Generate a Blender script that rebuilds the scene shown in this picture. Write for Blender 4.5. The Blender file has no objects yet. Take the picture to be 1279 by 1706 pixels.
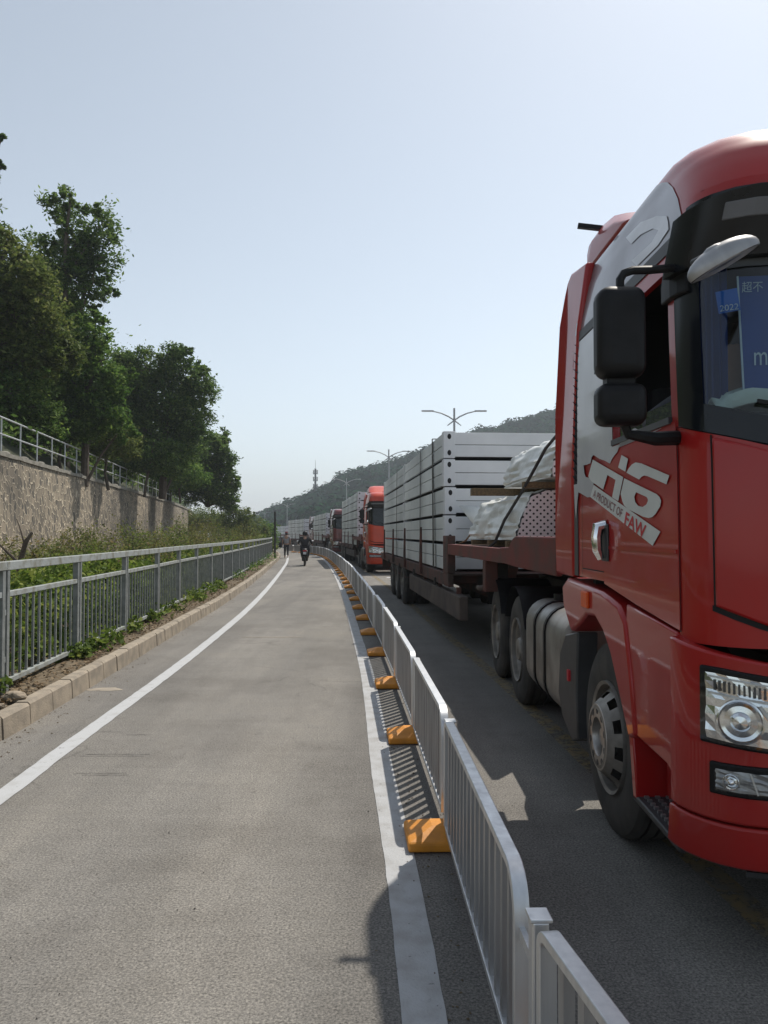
import bpy, bmesh, math, random
import numpy as np
from mathutils import Vector, Matrix, noise
random.seed(7); RNG = np.random.default_rng(11)
SC = bpy.context.scene; COL = SC.collection
R_ = math.radians
# ------------------------------------------------------------------ camera
cam_d = bpy.data.cameras.new("camera"); cam = bpy.data.objects.new("camera", cam_d); COL.objects.link(cam)
cam_d.sensor_fit = 'VERTICAL'; cam_d.sensor_height = 36.0; cam_d.lens = 36.0*1280/1706
cam_d.clip_start = 0.05; cam_d.clip_end = 6000
EYE = 1.6; FPX = 1280.0; HOR = 889.0
cam.location = (0, 0, EYE); cam.rotation_euler = (R_(90)+math.atan((HOR-853)/FPX), 0, 0)
SC.camera = cam
# ------------------------------------------------------------------ sky, sun, exposure
SUN_EL = 55.6; SUN_AZ = 35.5            # azimuth from +Y towards +X
W = bpy.data.worlds.new("World"); SC.world = W; W.use_nodes = True
nt = W.node_tree; nt.nodes.clear()
sky = nt.nodes.new('ShaderNodeTexSky'); sky.sky_type = 'NISHITA'; sky.sun_disc = False
sky.sun_elevation = R_(SUN_EL); sky.sun_rotation = R_(SUN_AZ)
sky.air_density = 1.0; sky.dust_density = .9; sky.ozone_density = 1.6
bg = nt.nodes.new('ShaderNodeBackground'); bg.inputs['Strength'].default_value = 0.126
wo = nt.nodes.new('ShaderNodeOutputWorld')
hs = nt.nodes.new('ShaderNodeHueSaturation'); hs.inputs['Saturation'].default_value = .50; hs.inputs['Hue'].default_value = .487; nt.links.new(sky.outputs[0], hs.inputs['Color']); nt.links.new(hs.outputs[0], bg.inputs[0]); nt.links.new(bg.outputs[0], wo.inputs[0])
sl = bpy.data.lights.new("sun", 'SUN'); sun = bpy.data.objects.new("sun", sl); COL.objects.link(sun)
sl.energy = 4.1; sl.angle = R_(0.55); sl.color = (1.0, 0.93, 0.83)
az, el = R_(SUN_AZ), R_(SUN_EL)
sdir = Vector((math.sin(az)*math.cos(el), math.cos(az)*math.cos(el), math.sin(el)))
sun.rotation_euler = sdir.to_track_quat('Z', 'Y').to_euler(); sun.location = (20, 20, 40)
SC.view_settings.view_transform = 'Standard'; SC.view_settings.look = 'None'
SC.view_settings.exposure = 0.24; SC.view_settings.gamma = 1.0
SC.cycles.use_denoising = True
SC.cycles.max_bounces = 6; SC.cycles.diffuse_bounces = 3; SC.cycles.glossy_bounces = 3
SC.cycles.transmission_bounces = 4; SC.cycles.transparent_max_bounces = 8; SC.cycles.volume_bounces = 0
SC.cycles.caustics_reflective = False; SC.cycles.caustics_refractive = False

# ------------------------------------------------------------------ helpers
def at(u, v, D):                       # photo pixel at a depth -> world point
    return Vector(((u-639.5)/FPX*D, D, EYE+(HOR-v)/FPX*D))
def tag(o, label=None, cat=None, group=None, kind=None):
    if label: o['label'] = label
    if cat: o['category'] = cat
    if group: o['group'] = group
    if kind: o['kind'] = kind
    return o
def empty(name, loc=(0,0,0), rz=0.0):
    o = bpy.data.objects.new(name, None); COL.objects.link(o)
    o.location = loc; o.rotation_euler = (0,0,rz); o.empty_display_size = .2
    return o
def copy_tree(o, parent=None):
    c = o.copy(); COL.objects.link(c)
    if parent is not None: c.parent = parent
    for ch in list(o.children): copy_tree(ch, c)
    return c
def repaint(o, swap):                  # a copied thing in another colour of paint
    if o.type == 'MESH' and any(m in swap for m in o.data.materials):
        o.data = o.data.copy()
        for i, m in enumerate(o.data.materials):
            if m in swap: o.data.materials[i] = swap[m]
    for ch in o.children: repaint(ch, swap)
ORD = ['nearest','second','third','fourth','fifth','sixth','seventh','eighth','ninth','tenth','eleventh','twelfth',
 'thirteenth','fourteenth','fifteenth','sixteenth','seventeenth','eighteenth','nineteenth','twentieth','twenty-first',
 'twenty-second','twenty-third','twenty-fourth','twenty-fifth','twenty-sixth','twenty-seventh','twenty-eighth',
 'twenty-ninth','thirtieth','thirty-first','thirty-second','thirty-third','thirty-fourth','thirty-fifth','thirty-sixth',
 'thirty-seventh','thirty-eighth','thirty-ninth','fortieth']
class MB:
    def __init__(s): s.v = []; s.f = []; s.m = []; s.mi = 0
    def add(s, vs, fs):
        b = len(s.v); s.v += [tuple(p) for p in vs]
        for f in fs: s.f.append(tuple(i+b for i in f)); s.m.append(s.mi)
        return s
    def box(s, x0,x1,y0,y1,z0,z1):
        v = [(x0,y0,z0),(x1,y0,z0),(x1,y1,z0),(x0,y1,z0),(x0,y0,z1),(x1,y0,z1),(x1,y1,z1),(x0,y1,z1)]
        return s.add(v, [(0,3,2,1),(4,5,6,7),(0,1,5,4),(1,2,6,5),(2,3,7,6),(3,0,4,7)])
    def bar(s, p, q, w, h, up=(0,0,1)):
        p = Vector(p); q = Vector(q); d = (q-p).normalized(); up = Vector(up)
        r = d.cross(up)
        if r.length < 1e-4: r = d.cross(Vector((0,1,0)))
        r.normalize(); t = r.cross(d); r *= w/2; t *= h/2
        v = [p-r-t,p+r-t,p+r+t,p-r+t,q-r-t,q+r-t,q+r+t,q-r+t]
        return s.add(v, [(0,1,2,3),(7,6,5,4),(0,4,5,1),(1,5,6,2),(2,6,7,3),(3,7,4,0)])
    def tube(s, pts, rad, n=8):
        pts = [Vector(p) for p in pts]
        if not hasattr(rad, '__len__'): rad = [rad]*len(pts)
        vs = []; u = None
        for i, p in enumerate(pts):
            d = (pts[min(i+1,len(pts)-1)]-pts[max(i-1,0)]).normalized()
            if u is None:
                u = d.cross(Vector((0,0,1)))
                if u.length < 1e-3: u = d.cross(Vector((0,1,0)))
            u = (u-d*u.dot(d)).normalized(); w = d.cross(u)
            for k in range(n):
                a = 2*math.pi*k/n; vs.append(p+(u*math.cos(a)+w*math.sin(a))*rad[i])
        fs = []
        for i in range(len(pts)-1):
            for k in range(n):
                fs.append((i*n+k, i*n+(k+1)%n, (i+1)*n+(k+1)%n, (i+1)*n+k))
        fs.append(tuple(range(n))[::-1]); fs.append(tuple((len(pts)-1)*n+k for k in range(n)))
        return s.add(vs, fs)
    def lathe(s, prof, c=(0,0,0), axis='x', n=32, closed=False, cap=False):   # prof: (radius, height along axis)
        vs = []
        for r, h in prof:
            for k in range(n):
                a = 2*math.pi*k/n; ca, sa = r*math.cos(a), r*math.sin(a)
                p = (h,ca,sa) if axis=='x' else ((ca,h,sa) if axis=='y' else (ca,sa,h))
                vs.append((p[0]+c[0],p[1]+c[1],p[2]+c[2]))
        fs = []; m = len(prof)
        for i in range(m if closed else m-1):
            j = (i+1)%m
            for k in range(n): fs.append((i*n+k, i*n+(k+1)%n, j*n+(k+1)%n, j*n+k))
        if cap: fs.append(tuple(range(n))[::-1]); fs.append(tuple((m-1)*n+k for k in range(n)))
        return s.add(vs, fs)
    def prism(s, poly, h0, h1, axis='x'):
        n = len(poly)
        P = (lambda a,b,h:(h,a,b)) if axis=='x' else ((lambda a,b,h:(a,h,b)) if axis=='y' else (lambda a,b,h:(a,b,h)))
        vs = [P(a,b,h0) for a,b in poly]+[P(a,b,h1) for a,b in poly]
        fs = [tuple(range(n))[::-1], tuple(range(n,2*n))]+[(i,(i+1)%n,n+(i+1)%n,n+i) for i in range(n)]
        return s.add(vs, fs)
    def sphere(s, c, r, nu=12, nv=8):
        if not hasattr(r,'__len__'): r = (r,r,r)
        vs = []
        for j in range(nv+1):
            t = math.pi*j/nv
            for i in range(nu):
                a = 2*math.pi*i/nu
                vs.append((c[0]+r[0]*math.sin(t)*math.cos(a), c[1]+r[1]*math.sin(t)*math.sin(a), c[2]+r[2]*math.cos(t)))
        return s.add(vs, [(j*nu+i,(j+1)*nu+i,(j+1)*nu+(i+1)%nu,j*nu+(i+1)%nu) for j in range(nv) for i in range(nu)])
    def build(s, name, mats, parent=None, bevel=0, smooth=False, seg=2, fix=True):
        if not isinstance(mats,(list,tuple)): mats = [mats]
        me = bpy.data.meshes.new(name); me.from_pydata(s.v, [], s.f)
        for m in mats: me.materials.append(m)
        if len(mats) > 1: me.polygons.foreach_set('material_index', s.m)
        if fix:
            bm = bmesh.new(); bm.from_mesh(me)
            bmesh.ops.remove_doubles(bm, verts=bm.verts, dist=1e-5)
            bmesh.ops.recalc_face_normals(bm, faces=bm.faces); bm.to_mesh(me); bm.free()
        if smooth:
            me.polygons.foreach_set('use_smooth', [True]*len(me.polygons))
            try: me.set_sharp_from_angle(angle=R_(smooth if smooth is not True else 35))
            except Exception: pass
        o = bpy.data.objects.new(name, me); COL.objects.link(o)
        if parent is not None: o.parent = parent
        if bevel:
            b = o.modifiers.new('bevel','BEVEL'); b.width = bevel; b.segments = seg; b.limit_method = 'ANGLE'
            b.angle_limit = R_(40); b.harden_normals = False
        return o
def interp(x, xs, ys): return float(np.interp(x, xs, ys))
def rnd(a, b): return random.uniform(a, b)

# ------------------------------------------------------------------ materials
def newmat(name):
    m = bpy.data.materials.new(name); m.use_nodes = True
    n = m.node_tree; b = n.nodes['Principled BSDF']; return m, n, b
def mat(name, c1, c2=None, scale=6.0, rough=.6, metal=0.0, bump=0.0, bscale=None, coat=0.0, r2=None, detail=5, lo=.35, hi=.65, coord='Object', stretch=None, spec=None):
    m, n, b = newmat(name); L = n.links
    b.inputs['Roughness'].default_value = rough; b.inputs['Metallic'].default_value = metal
    if spec is not None: b.inputs['Specular IOR Level'].default_value = spec
    if coat: b.inputs['Coat Weight'].default_value = coat; b.inputs['Coat Roughness'].default_value = .04
    tc = n.nodes.new('ShaderNodeTexCoord'); src = tc.outputs[coord]
    if stretch:
        mp = n.nodes.new('ShaderNodeMapping'); mp.inputs['Scale'].default_value = stretch
        L.new(src, mp.inputs[0]); src = mp.outputs[0]
    c2 = c2 or tuple(x*.85 for x in c1)
    nz = n.nodes.new('ShaderNodeTexNoise'); nz.inputs['Scale'].default_value = scale; nz.inputs['Detail'].default_value = detail
    L.new(src, nz.inputs['Vector'])
    cr = n.nodes.new('ShaderNodeValToRGB'); cr.color_ramp.elements[0].position = lo; cr.color_ramp.elements[1].position = hi
    cr.color_ramp.elements[0].color = (*c1,1); cr.color_ramp.elements[1].color = (*c2,1)
    L.new(nz.outputs['Fac'], cr.inputs[0]); L.new(cr.outputs[0], b.inputs['Base Color'])
    if r2 is not None:
        mr = n.nodes.new('ShaderNodeMapRange'); mr.inputs['From Min'].default_value = lo; mr.inputs['From Max'].default_value = hi
        mr.inputs['To Min'].default_value = rough; mr.inputs['To Max'].default_value = r2
        L.new(nz.outputs['Fac'], mr.inputs[0]); L.new(mr.outputs[0], b.inputs['Roughness'])
    if bump:
        nb = n.nodes.new('ShaderNodeTexNoise'); nb.inputs['Scale'].default_value = bscale or scale*4; nb.inputs['Detail'].default_value = 4
        L.new(src, nb.inputs['Vector'])
        bp = n.nodes.new('ShaderNodeBump'); bp.inputs['Strength'].default_value = bump; bp.inputs['Distance'].default_value = .01
        L.new(nb.outputs['Fac'], bp.inputs['Height']); L.new(bp.outputs[0], b.inputs['Normal'])
    return m
def leafmat(name, c1, c2, c3=None, trans=.45, nscale=.5, spec=.15):
    m, n, b = newmat(name); L = n.links
    b.inputs['Roughness'].default_value = .65; b.inputs['Specular IOR Level'].default_value = spec
    g = n.nodes.new('ShaderNodeNewGeometry'); tc = n.nodes.new('ShaderNodeTexCoord')
    nz = n.nodes.new('ShaderNodeTexNoise'); nz.inputs['Scale'].default_value = nscale; nz.inputs['Detail'].default_value = 3
    L.new(tc.outputs['Object'], nz.inputs['Vector'])
    ad = n.nodes.new('ShaderNodeMath'); ad.operation = 'MULTIPLY_ADD'; ad.inputs[1].default_value = .55; ad.inputs[2].default_value = -.05
    L.new(g.outputs['Random Per Island'], ad.inputs[0])
    a2 = n.nodes.new('ShaderNodeMath'); a2.operation = 'MULTIPLY_ADD'; a2.inputs[1].default_value = .8
    L.new(nz.outputs['Fac'], a2.inputs[0]); L.new(ad.outputs[0], a2.inputs[2])
    cr = n.nodes.new('ShaderNodeValToRGB'); e = cr.color_ramp.elements
    e[0].position = .3; e[0].color = (*c1,1); e[1].position = .72; e[1].color = (*c2,1)
    if c3: x = e.new(.9); x.color = (*c3,1)
    L.new(a2.outputs[0], cr.inputs[0]); L.new(cr.outputs[0], b.inputs['Base Color'])
    t = n.nodes.new('ShaderNodeBsdfTranslucent'); mx = n.nodes.new('ShaderNodeMixShader'); mx.inputs[0].default_value = trans
    L.new(cr.outputs[0], t.inputs[0]); L.new(b.outputs[0], mx.inputs[1]); L.new(t.outputs[0], mx.inputs[2])
    L.new(mx.outputs[0], n.nodes['Material Output'].inputs['Surface'])
    return m
def glassmat(name, tint, refl=1.0):
    m, n, b = newmat(name); L = n.links; n.nodes.remove(b)
    fr = n.nodes.new('ShaderNodeFresnel'); fr.inputs['IOR'].default_value = 1.5
    tr = n.nodes.new('ShaderNodeBsdfTransparent'); tr.inputs[0].default_value = (*tint,1)
    gl = n.nodes.new('ShaderNodeBsdfGlossy'); gl.inputs['Roughness'].default_value = .02; gl.inputs[0].default_value = (refl,refl,refl,1)
    mx = n.nodes.new('ShaderNodeMixShader')
    L.new(fr.outputs[0], mx.inputs[0]); L.new(tr.outputs[0], mx.inputs[1]); L.new(gl.outputs[0], mx.inputs[2])
    L.new(mx.outputs[0], n.nodes['Material Output'].inputs['Surface'])
    return m

def roadmat():
    m, n, b = newmat('worn_road_surface'); L = n.links
    tc = n.nodes.new('ShaderNodeTexCoord'); src = tc.outputs['Object']
    def noi(scale, detail=4, rough=.55, vec=None):
        x = n.nodes.new('ShaderNodeTexNoise'); x.inputs['Scale'].default_value = scale; x.inputs['Detail'].default_value = detail
        x.inputs['Roughness'].default_value = rough; L.new(vec or src, x.inputs['Vector']); return x.outputs['Fac']
    def ramp(f, pts):
        r = n.nodes.new('ShaderNodeValToRGB'); e = r.color_ramp.elements
        e[0].position, e[0].color = pts[0][0], (*pts[0][1],1); e[1].position, e[1].color = pts[-1][0], (*pts[-1][1],1)
        for p, c in pts[1:-1]: k = e.new(p); k.color = (*c,1)
        L.new(f, r.inputs[0]); return r.outputs[0]
    def mix(t, f, a, c):
        x = n.nodes.new('ShaderNodeMix'); x.data_type = 'RGBA'; x.blend_type = t
        if isinstance(f, float): x.inputs[0].default_value = f
        else: L.new(f, x.inputs[0])
        L.new(a, x.inputs[6]); L.new(c, x.inputs[7]); return x.outputs[2]
    mp = n.nodes.new('ShaderNodeMapping'); mp.inputs['Scale'].default_value = (1.3,.16,1); L.new(src, mp.inputs[0])
    base = ramp(noi(.9, 5, .6, mp.outputs[0]), [(.3,(.165,.158,.147)),(.55,(.218,.208,.192)),(.75,(.28,.265,.240))])
    fine = ramp(noi(95, 3, .7), [(.33,(.28,.28,.28)),(.50,(.95,.95,.95)),(.68,(1.6,1.58,1.52))])
    c = mix('MULTIPLY', .75, base, fine)
    vor = n.nodes.new('ShaderNodeTexVoronoi'); vor.inputs['Scale'].default_value = 120; L.new(src, vor.inputs['Vector'])
    peb = ramp(vor.outputs['Distance'], [(.0,(1.28,1.26,1.22)),(.4,(.92,.92,.92)),(.75,(.55,.55,.55))])
    c = mix('MULTIPLY', .55, c, peb)
    st = ramp(noi(2.3, 6, .65), [(.60,(1,1,1)),(.78,(.68,.66,.64))])
    c = mix('MULTIPLY', .8, c, st)
    pit = ramp(noi(14, 5, .8), [(.635,(1,1,1)),(.70,(.24,.23,.22))])
    c = mix('MULTIPLY', .75, c, pit)
    vc = n.nodes.new('ShaderNodeTexVoronoi'); vc.feature = 'DISTANCE_TO_EDGE'; vc.inputs['Scale'].default_value = .33
    wv = n.nodes.new('ShaderNodeTexNoise'); wv.inputs['Scale'].default_value = 1.6; wv.inputs['Detail'].default_value = 7; L.new(src, wv.inputs['Vector'])
    wm = n.nodes.new('ShaderNodeVectorMath'); wm.operation = 'MULTIPLY_ADD'; wm.inputs[1].default_value = (1.1,1.1,0); L.new(wv.outputs['Color'], wm.inputs[0]); L.new(src, wm.inputs[2]); L.new(wm.outputs[0], vc.inputs['Vector'])
    ck = ramp(vc.outputs['Distance'], [(.0,(.45,.44,.43)),(.0035,(.6,.6,.6)),(.007,(1,1,1))])
    c = mix('MULTIPLY', ramp(noi(.45, 3), [(.50,(0,0,0)),(.58,(.45,.45,.45))]), c, ck)
    mp2 = n.nodes.new('ShaderNodeMapping'); mp2.inputs['Scale'].default_value = (.35,7,1); L.new(src, mp2.inputs[0])
    gr = ramp(noi(2.0, 3, .5, mp2.outputs[0]), [(.42,(.95,.95,.95)),(.5,(1,1,1)),(.6,(1.03,1.03,1.03))])
    c = mix('MULTIPLY', .6, c, gr)
    mp3 = n.nodes.new('ShaderNodeMapping'); mp3.inputs['Scale'].default_value = (1.1,.05,1); mp3.inputs['Rotation'].default_value = (0,0,R_(-3)); L.new(src, mp3.inputs[0])
    tr_ = ramp(noi(1.0, 3, .5, mp3.outputs[0]), [(.36,(.80,.80,.81)),(.5,(1,1,1)),(.66,(1.10,1.09,1.07))])
    c = mix('MULTIPLY', .85, c, tr_)
    blot = ramp(noi(.55, 7, .72), [(.40,(.80,.79,.78)),(.52,(1,1,1)),(.66,(1.10,1.085,1.05))])
    c = mix('MULTIPLY', .8, c, blot)
    L.new(c, b.inputs['Base Color']); b.inputs['Roughness'].default_value = .85; b.inputs['Specular IOR Level'].default_value = .3
    bp = n.nodes.new('ShaderNodeBump'); bp.inputs['Strength'].default_value = .55; bp.inputs['Distance'].default_value = .006
    L.new(noi(110, 4, .7), bp.inputs['Height']); L.new(bp.outputs[0], b.inputs['Normal'])
    return m
def wallmat():
    m, n, b = newmat('rubble_stone_masonry'); L = n.links
    tc = n.nodes.new('ShaderNodeTexCoord'); mp = n.nodes.new('ShaderNodeMapping'); mp.inputs['Scale'].default_value = (1,1,.62)
    nz = n.nodes.new('ShaderNodeTexNoise'); nz.inputs['Scale'].default_value = 2.5; nz.inputs['Detail'].default_value = 2
    L.new(tc.outputs['Object'], nz.inputs['Vector'])
    vm = n.nodes.new('ShaderNodeVectorMath'); vm.operation = 'MULTIPLY_ADD'; vm.inputs[1].default_value = (.22,.22,.22)
    L.new(nz.outputs['Color'], vm.inputs[0]); L.new(tc.outputs['Object'], vm.inputs[2]); L.new(vm.outputs[0], mp.inputs[0])
    v1 = n.nodes.new('ShaderNodeTexVoronoi'); v1.feature = 'DISTANCE_TO_EDGE'; v1.inputs['Scale'].default_value = 5.6
    v2 = n.nodes.new('ShaderNodeTexVoronoi'); v2.inputs['Scale'].default_value = 5.6
    L.new(mp.outputs[0], v1.inputs['Vector']); L.new(mp.outputs[0], v2.inputs['Vector'])
    cr = n.nodes.new('ShaderNodeValToRGB'); e = cr.color_ramp.elements
    e[0].position = .03; e[0].color = (1,1,1,1); e[1].position = .075; e[1].color = (0,0,0,1); L.new(v1.outputs['Distance'], cr.inputs[0])
    sc = n.nodes.new('ShaderNodeValToRGB'); e = sc.color_ramp.elements
    e[0].color = (.075,.068,.057,1); e[1].color = (.29,.24,.175,1)
    sx = n.nodes.new('ShaderNodeSeparateColor'); L.new(v2.outputs['Color'], sx.inputs[0]); L.new(sx.outputs[0], sc.inputs[0])
    big = n.nodes.new('ShaderNodeTexNoise'); big.inputs['Scale'].default_value = .22; big.inputs['Detail'].default_value = 5
    L.new(tc.outputs['Object'], big.inputs['Vector'])
    br = n.nodes.new('ShaderNodeValToRGB'); e = br.color_ramp.elements
    e[0].position = .36; e[0].color = (.42,.43,.45,1); e[1].position = .52; e[1].color = (1,1,1,1); L.new(big.outputs['Fac'], br.inputs[0])
    mx = n.nodes.new('ShaderNodeMix'); mx.data_type = 'RGBA'; L.new(cr.outputs[0], mx.inputs[0]); L.new(sc.outputs[0], mx.inputs[6])
    mx.inputs[7].default_value = (.50,.43,.32,1)
    mm = n.nodes.new('ShaderNodeMix'); mm.data_type = 'RGBA'; mm.blend_type = 'MULTIPLY'; mm.inputs[0].default_value = 1
    L.new(mx.outputs[2], mm.inputs[6]); L.new(br.outputs[0], mm.inputs[7]); L.new(mm.outputs[2], b.inputs['Base Color'])
    b.inputs['Roughness'].default_value = .9
    bp = n.nodes.new('ShaderNodeBump'); bp.inputs['Strength'].default_value = 1; bp.inputs['Distance'].default_value = .05
    L.new(cr.outputs[0], bp.inputs['Height']); L.new(bp.outputs[0], b.inputs['Normal'])
    return m
M = {}
def chipped(m, amount=.66):              # let the road show through where the paint has flaked away
    n = m.node_tree; L = n.links; out = n.nodes['Material Output']; b = n.nodes['Principled BSDF']
    tc = n.nodes.new('ShaderNodeTexCoord'); nz = n.nodes.new('ShaderNodeTexNoise'); nz.inputs['Scale'].default_value = 16; nz.inputs['Detail'].default_value = 9; nz.inputs['Roughness'].default_value = .75
    L.new(tc.outputs['Object'], nz.inputs['Vector'])
    mr = n.nodes.new('ShaderNodeMapRange'); mr.inputs['From Min'].default_value = amount-.05; mr.inputs['From Max'].default_value = amount+.03; L.new(nz.outputs['Fac'], mr.inputs[0])
    t = n.nodes.new('ShaderNodeBsdfTransparent'); mx = n.nodes.new('ShaderNodeMixShader')
    L.new(mr.outputs[0], mx.inputs[0]); L.new(b.outputs[0], mx.inputs[1]); L.new(t.outputs[0], mx.inputs[2]); L.new(mx.outputs[0], out.inputs['Surface']); return m
M['road'] = roadmat(); M['stone_wall'] = wallmat()
M['white_line'] = mat('worn_white_road_paint', (.42,.43,.44), (.34,.34,.335), 9, .7, bump=.3, bscale=90, lo=.5, hi=.8, detail=8)
M['white_line_dirty'] = mat('dirty_white_road_paint', (.39,.40,.41), (.28,.275,.265), 7, .75, bump=.4, bscale=90, lo=.42, hi=.75, detail=8)
M['yellow_line'] = mat('worn_yellow_road_paint', (.225,.17,.085), (.155,.14,.115), 7, .8, lo=.4, hi=.62)
chipped(M['white_line'], .66); chipped(M['white_line_dirty'], .665); chipped(M['yellow_line'], .56)
M['patch'] = mat('pale_sand_dust', (.33,.29,.23), (.25,.22,.18), 8, .9)
M['kerb'] = mat('beige_concrete_kerb', (.33,.28,.215), (.22,.19,.15), 7, .9, bump=.5, bscale=60)
M['joint'] = mat('dark_joint', (.04,.035,.03))
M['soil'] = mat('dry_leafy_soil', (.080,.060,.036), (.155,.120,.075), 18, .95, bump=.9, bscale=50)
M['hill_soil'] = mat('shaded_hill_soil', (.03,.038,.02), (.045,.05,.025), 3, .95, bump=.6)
M['ground'] = mat('dusty_ground', (.17,.15,.12), (.12,.115,.09), .2, .95)
M['alu'] = mat('brushed_aluminium', (.68,.69,.70), (.55,.56,.575), 22, .36, .8, r2=.5, stretch=(1,1,.1))
M['alu_slat'] = mat('dull_galvanised_slat', (.42,.42,.425), (.31,.31,.315), 14, .45, .7, stretch=(1,1,.15))
M['orange'] = mat('scuffed_orange_rubber', (.62,.245,.022), (.42,.165,.022), 10, .6, bump=.25, lo=.45, hi=.75)
M['rail_paint'] = mat('faded_green_grey_rail_paint', (.225,.24,.235), (.135,.15,.145), 9, .55, bump=.2, lo=.4, hi=.7)
M['rail_top'] = mat('faded_pale_rail_with_lichen', (.30,.325,.32), (.17,.165,.125), 9, .6, bump=.3, lo=.46, hi=.72)
M['galv'] = mat('pale_galvanised_pipe', (.55,.57,.58), (.42,.44,.45), 5, .5, .25)
M['coping'] = mat('rough_concrete_coping', (.26,.245,.21), (.16,.15,.125), 5, .9, bump=.6)
M['red'] = mat('deep_red_truck_paint', (.37,.013,.012), (.31,.028,.023), 2.6, .42, 0, coat=.6, r2=.55, lo=.45, hi=.85, spec=.2)
M['red_dusty'] = mat('dusty_red_truck_paint', (.315,.022,.020), (.27,.035,.028), 4, .38, 0, coat=.8, r2=.55, lo=.45, hi=.8)
M['orange_red'] = mat('orange_red_truck_paint', (.58,.052,.014), (.50,.045,.014), 3.5, .4, 0, coat=.3)
M['dark_red'] = mat('dark_maroon_truck_paint', (.16,.02,.02), (.13,.02,.02), 3.5, .4, 0, coat=.6)
M['black_pl'] = mat('black_plastic', (.008,.008,.009), (.013,.013,.014), 12, .45, bump=.05, bscale=200, spec=.22)
M['seam'] = mat('panel_gap_black', (.006,.006,.006), None, 5, .8)
M['dark_trim'] = mat('charcoal_trim', (.035,.037,.04), (.05,.052,.055), 8, .5)
M['gloss_black'] = mat('gloss_black_surround', (.008,.010,.013), (.011,.013,.016), 5, .2, spec=.4)
M['silver_decal'] = mat('silver_white_decal', (.56,.56,.58), (.48,.48,.50), 2.2, .35, .1, coat=.5, r2=.5)
M['silver_roof'] = mat('silver_decal_in_shade', (.21,.195,.21), (.17,.15,.165), 1.6, .3, .25, coat=.5, r2=.45)  # upper decal: shade on the silver painted in as a darker grey
M['pale_decal'] = mat('pale_grey_decal', (.62,.64,.62), (.55,.57,.55), 5, .45)
M['dec_text'] = mat('decal_dark_lettering', (.22,.06,.07), None, 5, .5)
M['dec_red'] = mat('decal_red_lettering', (.55,.02,.03), None, 5, .5)
M['slot_grey'] = mat('dull_grey_lamp_cover', (.16,.165,.18), (.12,.125,.135), 6, .35)
M['mirror_face'] = mat('dark_mirror_underside', (.03,.033,.038), (.045,.048,.053), 6, .3)
M['chrome'] = mat('chrome', (.85,.86,.88), (.75,.76,.78), 8, .12, 1.0)
M['lens'] = glassmat('clear_lamp_lens', (.93,.95,.95))
M['glass'] = glassmat('tinted_cab_glass', (.60,.70,.72))
M['amber'] = mat('amber_marker_lens', (.80,.11,.008), (.66,.085,.008), 20, .4)
M['rubber'] = mat('dusty_tyre_rubber', (.030,.029,.028), (.070,.064,.057), 5, .85, bump=.3)
M['rim'] = mat('grimy_grey_rim', (.33,.31,.28), (.18,.165,.15), 7, .45, .45, r2=.7)
M['hub'] = mat('worn_bare_steel_hub', (.55,.54,.52), (.34,.31,.28), 10, .35, .8)
M['tank'] = mat('dusty_metal_tank', (.34,.33,.31), (.22,.205,.185), 4, .38, .65, r2=.55)
M['chassis'] = mat('black_chassis', (.014,.014,.014), (.035,.031,.028), 4, .8)
M['rust'] = mat('rusty_maroon_steel', (.115,.042,.032), (.055,.038,.032), 3.2, .8, bump=.6, lo=.4, hi=.6)
M['deck_red'] = mat('worn_red_deck_paint', (.145,.018,.016), (.085,.026,.022), 3.5, .6, lo=.45, hi=.65)
M['rust_grey'] = mat('dusty_rust_skirt', (.13,.10,.085), (.075,.06,.052), 2.6, .85, bump=.5)
M['pack'] = mat('white_painted_steel', (.76,.79,.82), (.60,.63,.66), 1.1, .42, .0, r2=.55)
M['pack_side'] = mat('white_panel_side', (.74,.78,.795), (.56,.60,.615), .8, .38, .0, r2=.5)
M['pack_gap'] = mat('shadow_gap', (.02,.021,.024), None, 4, .9)
M['strap'] = mat('dark_ratchet_strap', (.035,.034,.033), (.06,.058,.055), 15, .8)
M['film'] = mat('creased_white_plastic_film', (.76,.77,.74), (.64,.65,.61), 4, .32, 0, bump=.9, bscale=9)
M['perf'] = None
M['wood'] = mat('weathered_timber', (.23,.155,.075), (.13,.095,.055), 5, .8, stretch=(8,1,8), bump=.3)
M['bark'] = mat('rough_bark', (.075,.058,.042), (.12,.095,.072), 9, .9, bump=.8)
M['lamp_grey'] = mat('light_grey_lamp_steel', (.42,.43,.45), (.36,.37,.39), 4, .5, .2)
M['tower'] = mat('grey_mast_steel', (.09,.095,.105), (.07,.075,.085), 2, .7, .0)
M['pole_dark'] = mat('dark_pole', (.03,.03,.03), (.05,.045,.04), 5, .6)
M['skin'] = mat('skin', (.42,.25,.17), (.38,.22,.15), 12, .55)
M['hair'] = mat('black_hair', (.012,.010,.009), (.02,.017,.015), 30, .6)
M['shirt_grey'] = mat('grey_striped_shirt', (.36,.36,.38), (.20,.20,.22), 30, .85, stretch=(.1,.1,3))
M['shirt_dark'] = mat('dark_grey_shirt', (.10,.105,.115), (.07,.075,.085), 10, .85, bump=.3)
M['black_cloth'] = mat('black_cloth', (.014,.014,.016), (.024,.024,.027), 12, .85)
M['trouser'] = mat('dark_trousers', (.03,.03,.035), (.02,.02,.024), 12, .85)
M['red_cap'] = mat('dull_red_cap', (.20,.03,.035), (.15,.03,.03), 12, .8)
M['curtain'] = mat('blue_curtain_cloth', (.02,.06,.26), (.015,.045,.20), 3, .8)
M['board'] = mat('blue_sign_board', (.025,.075,.33), (.022,.065,.28), 3, .5)
M['towel'] = mat('white_towel', (.72,.75,.70), (.62,.66,.60), 6, .9, bump=.5, bscale=40)
M['white_ink'] = mat('white_lettering', (.6,.68,.78), None, 5, .5)
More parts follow.
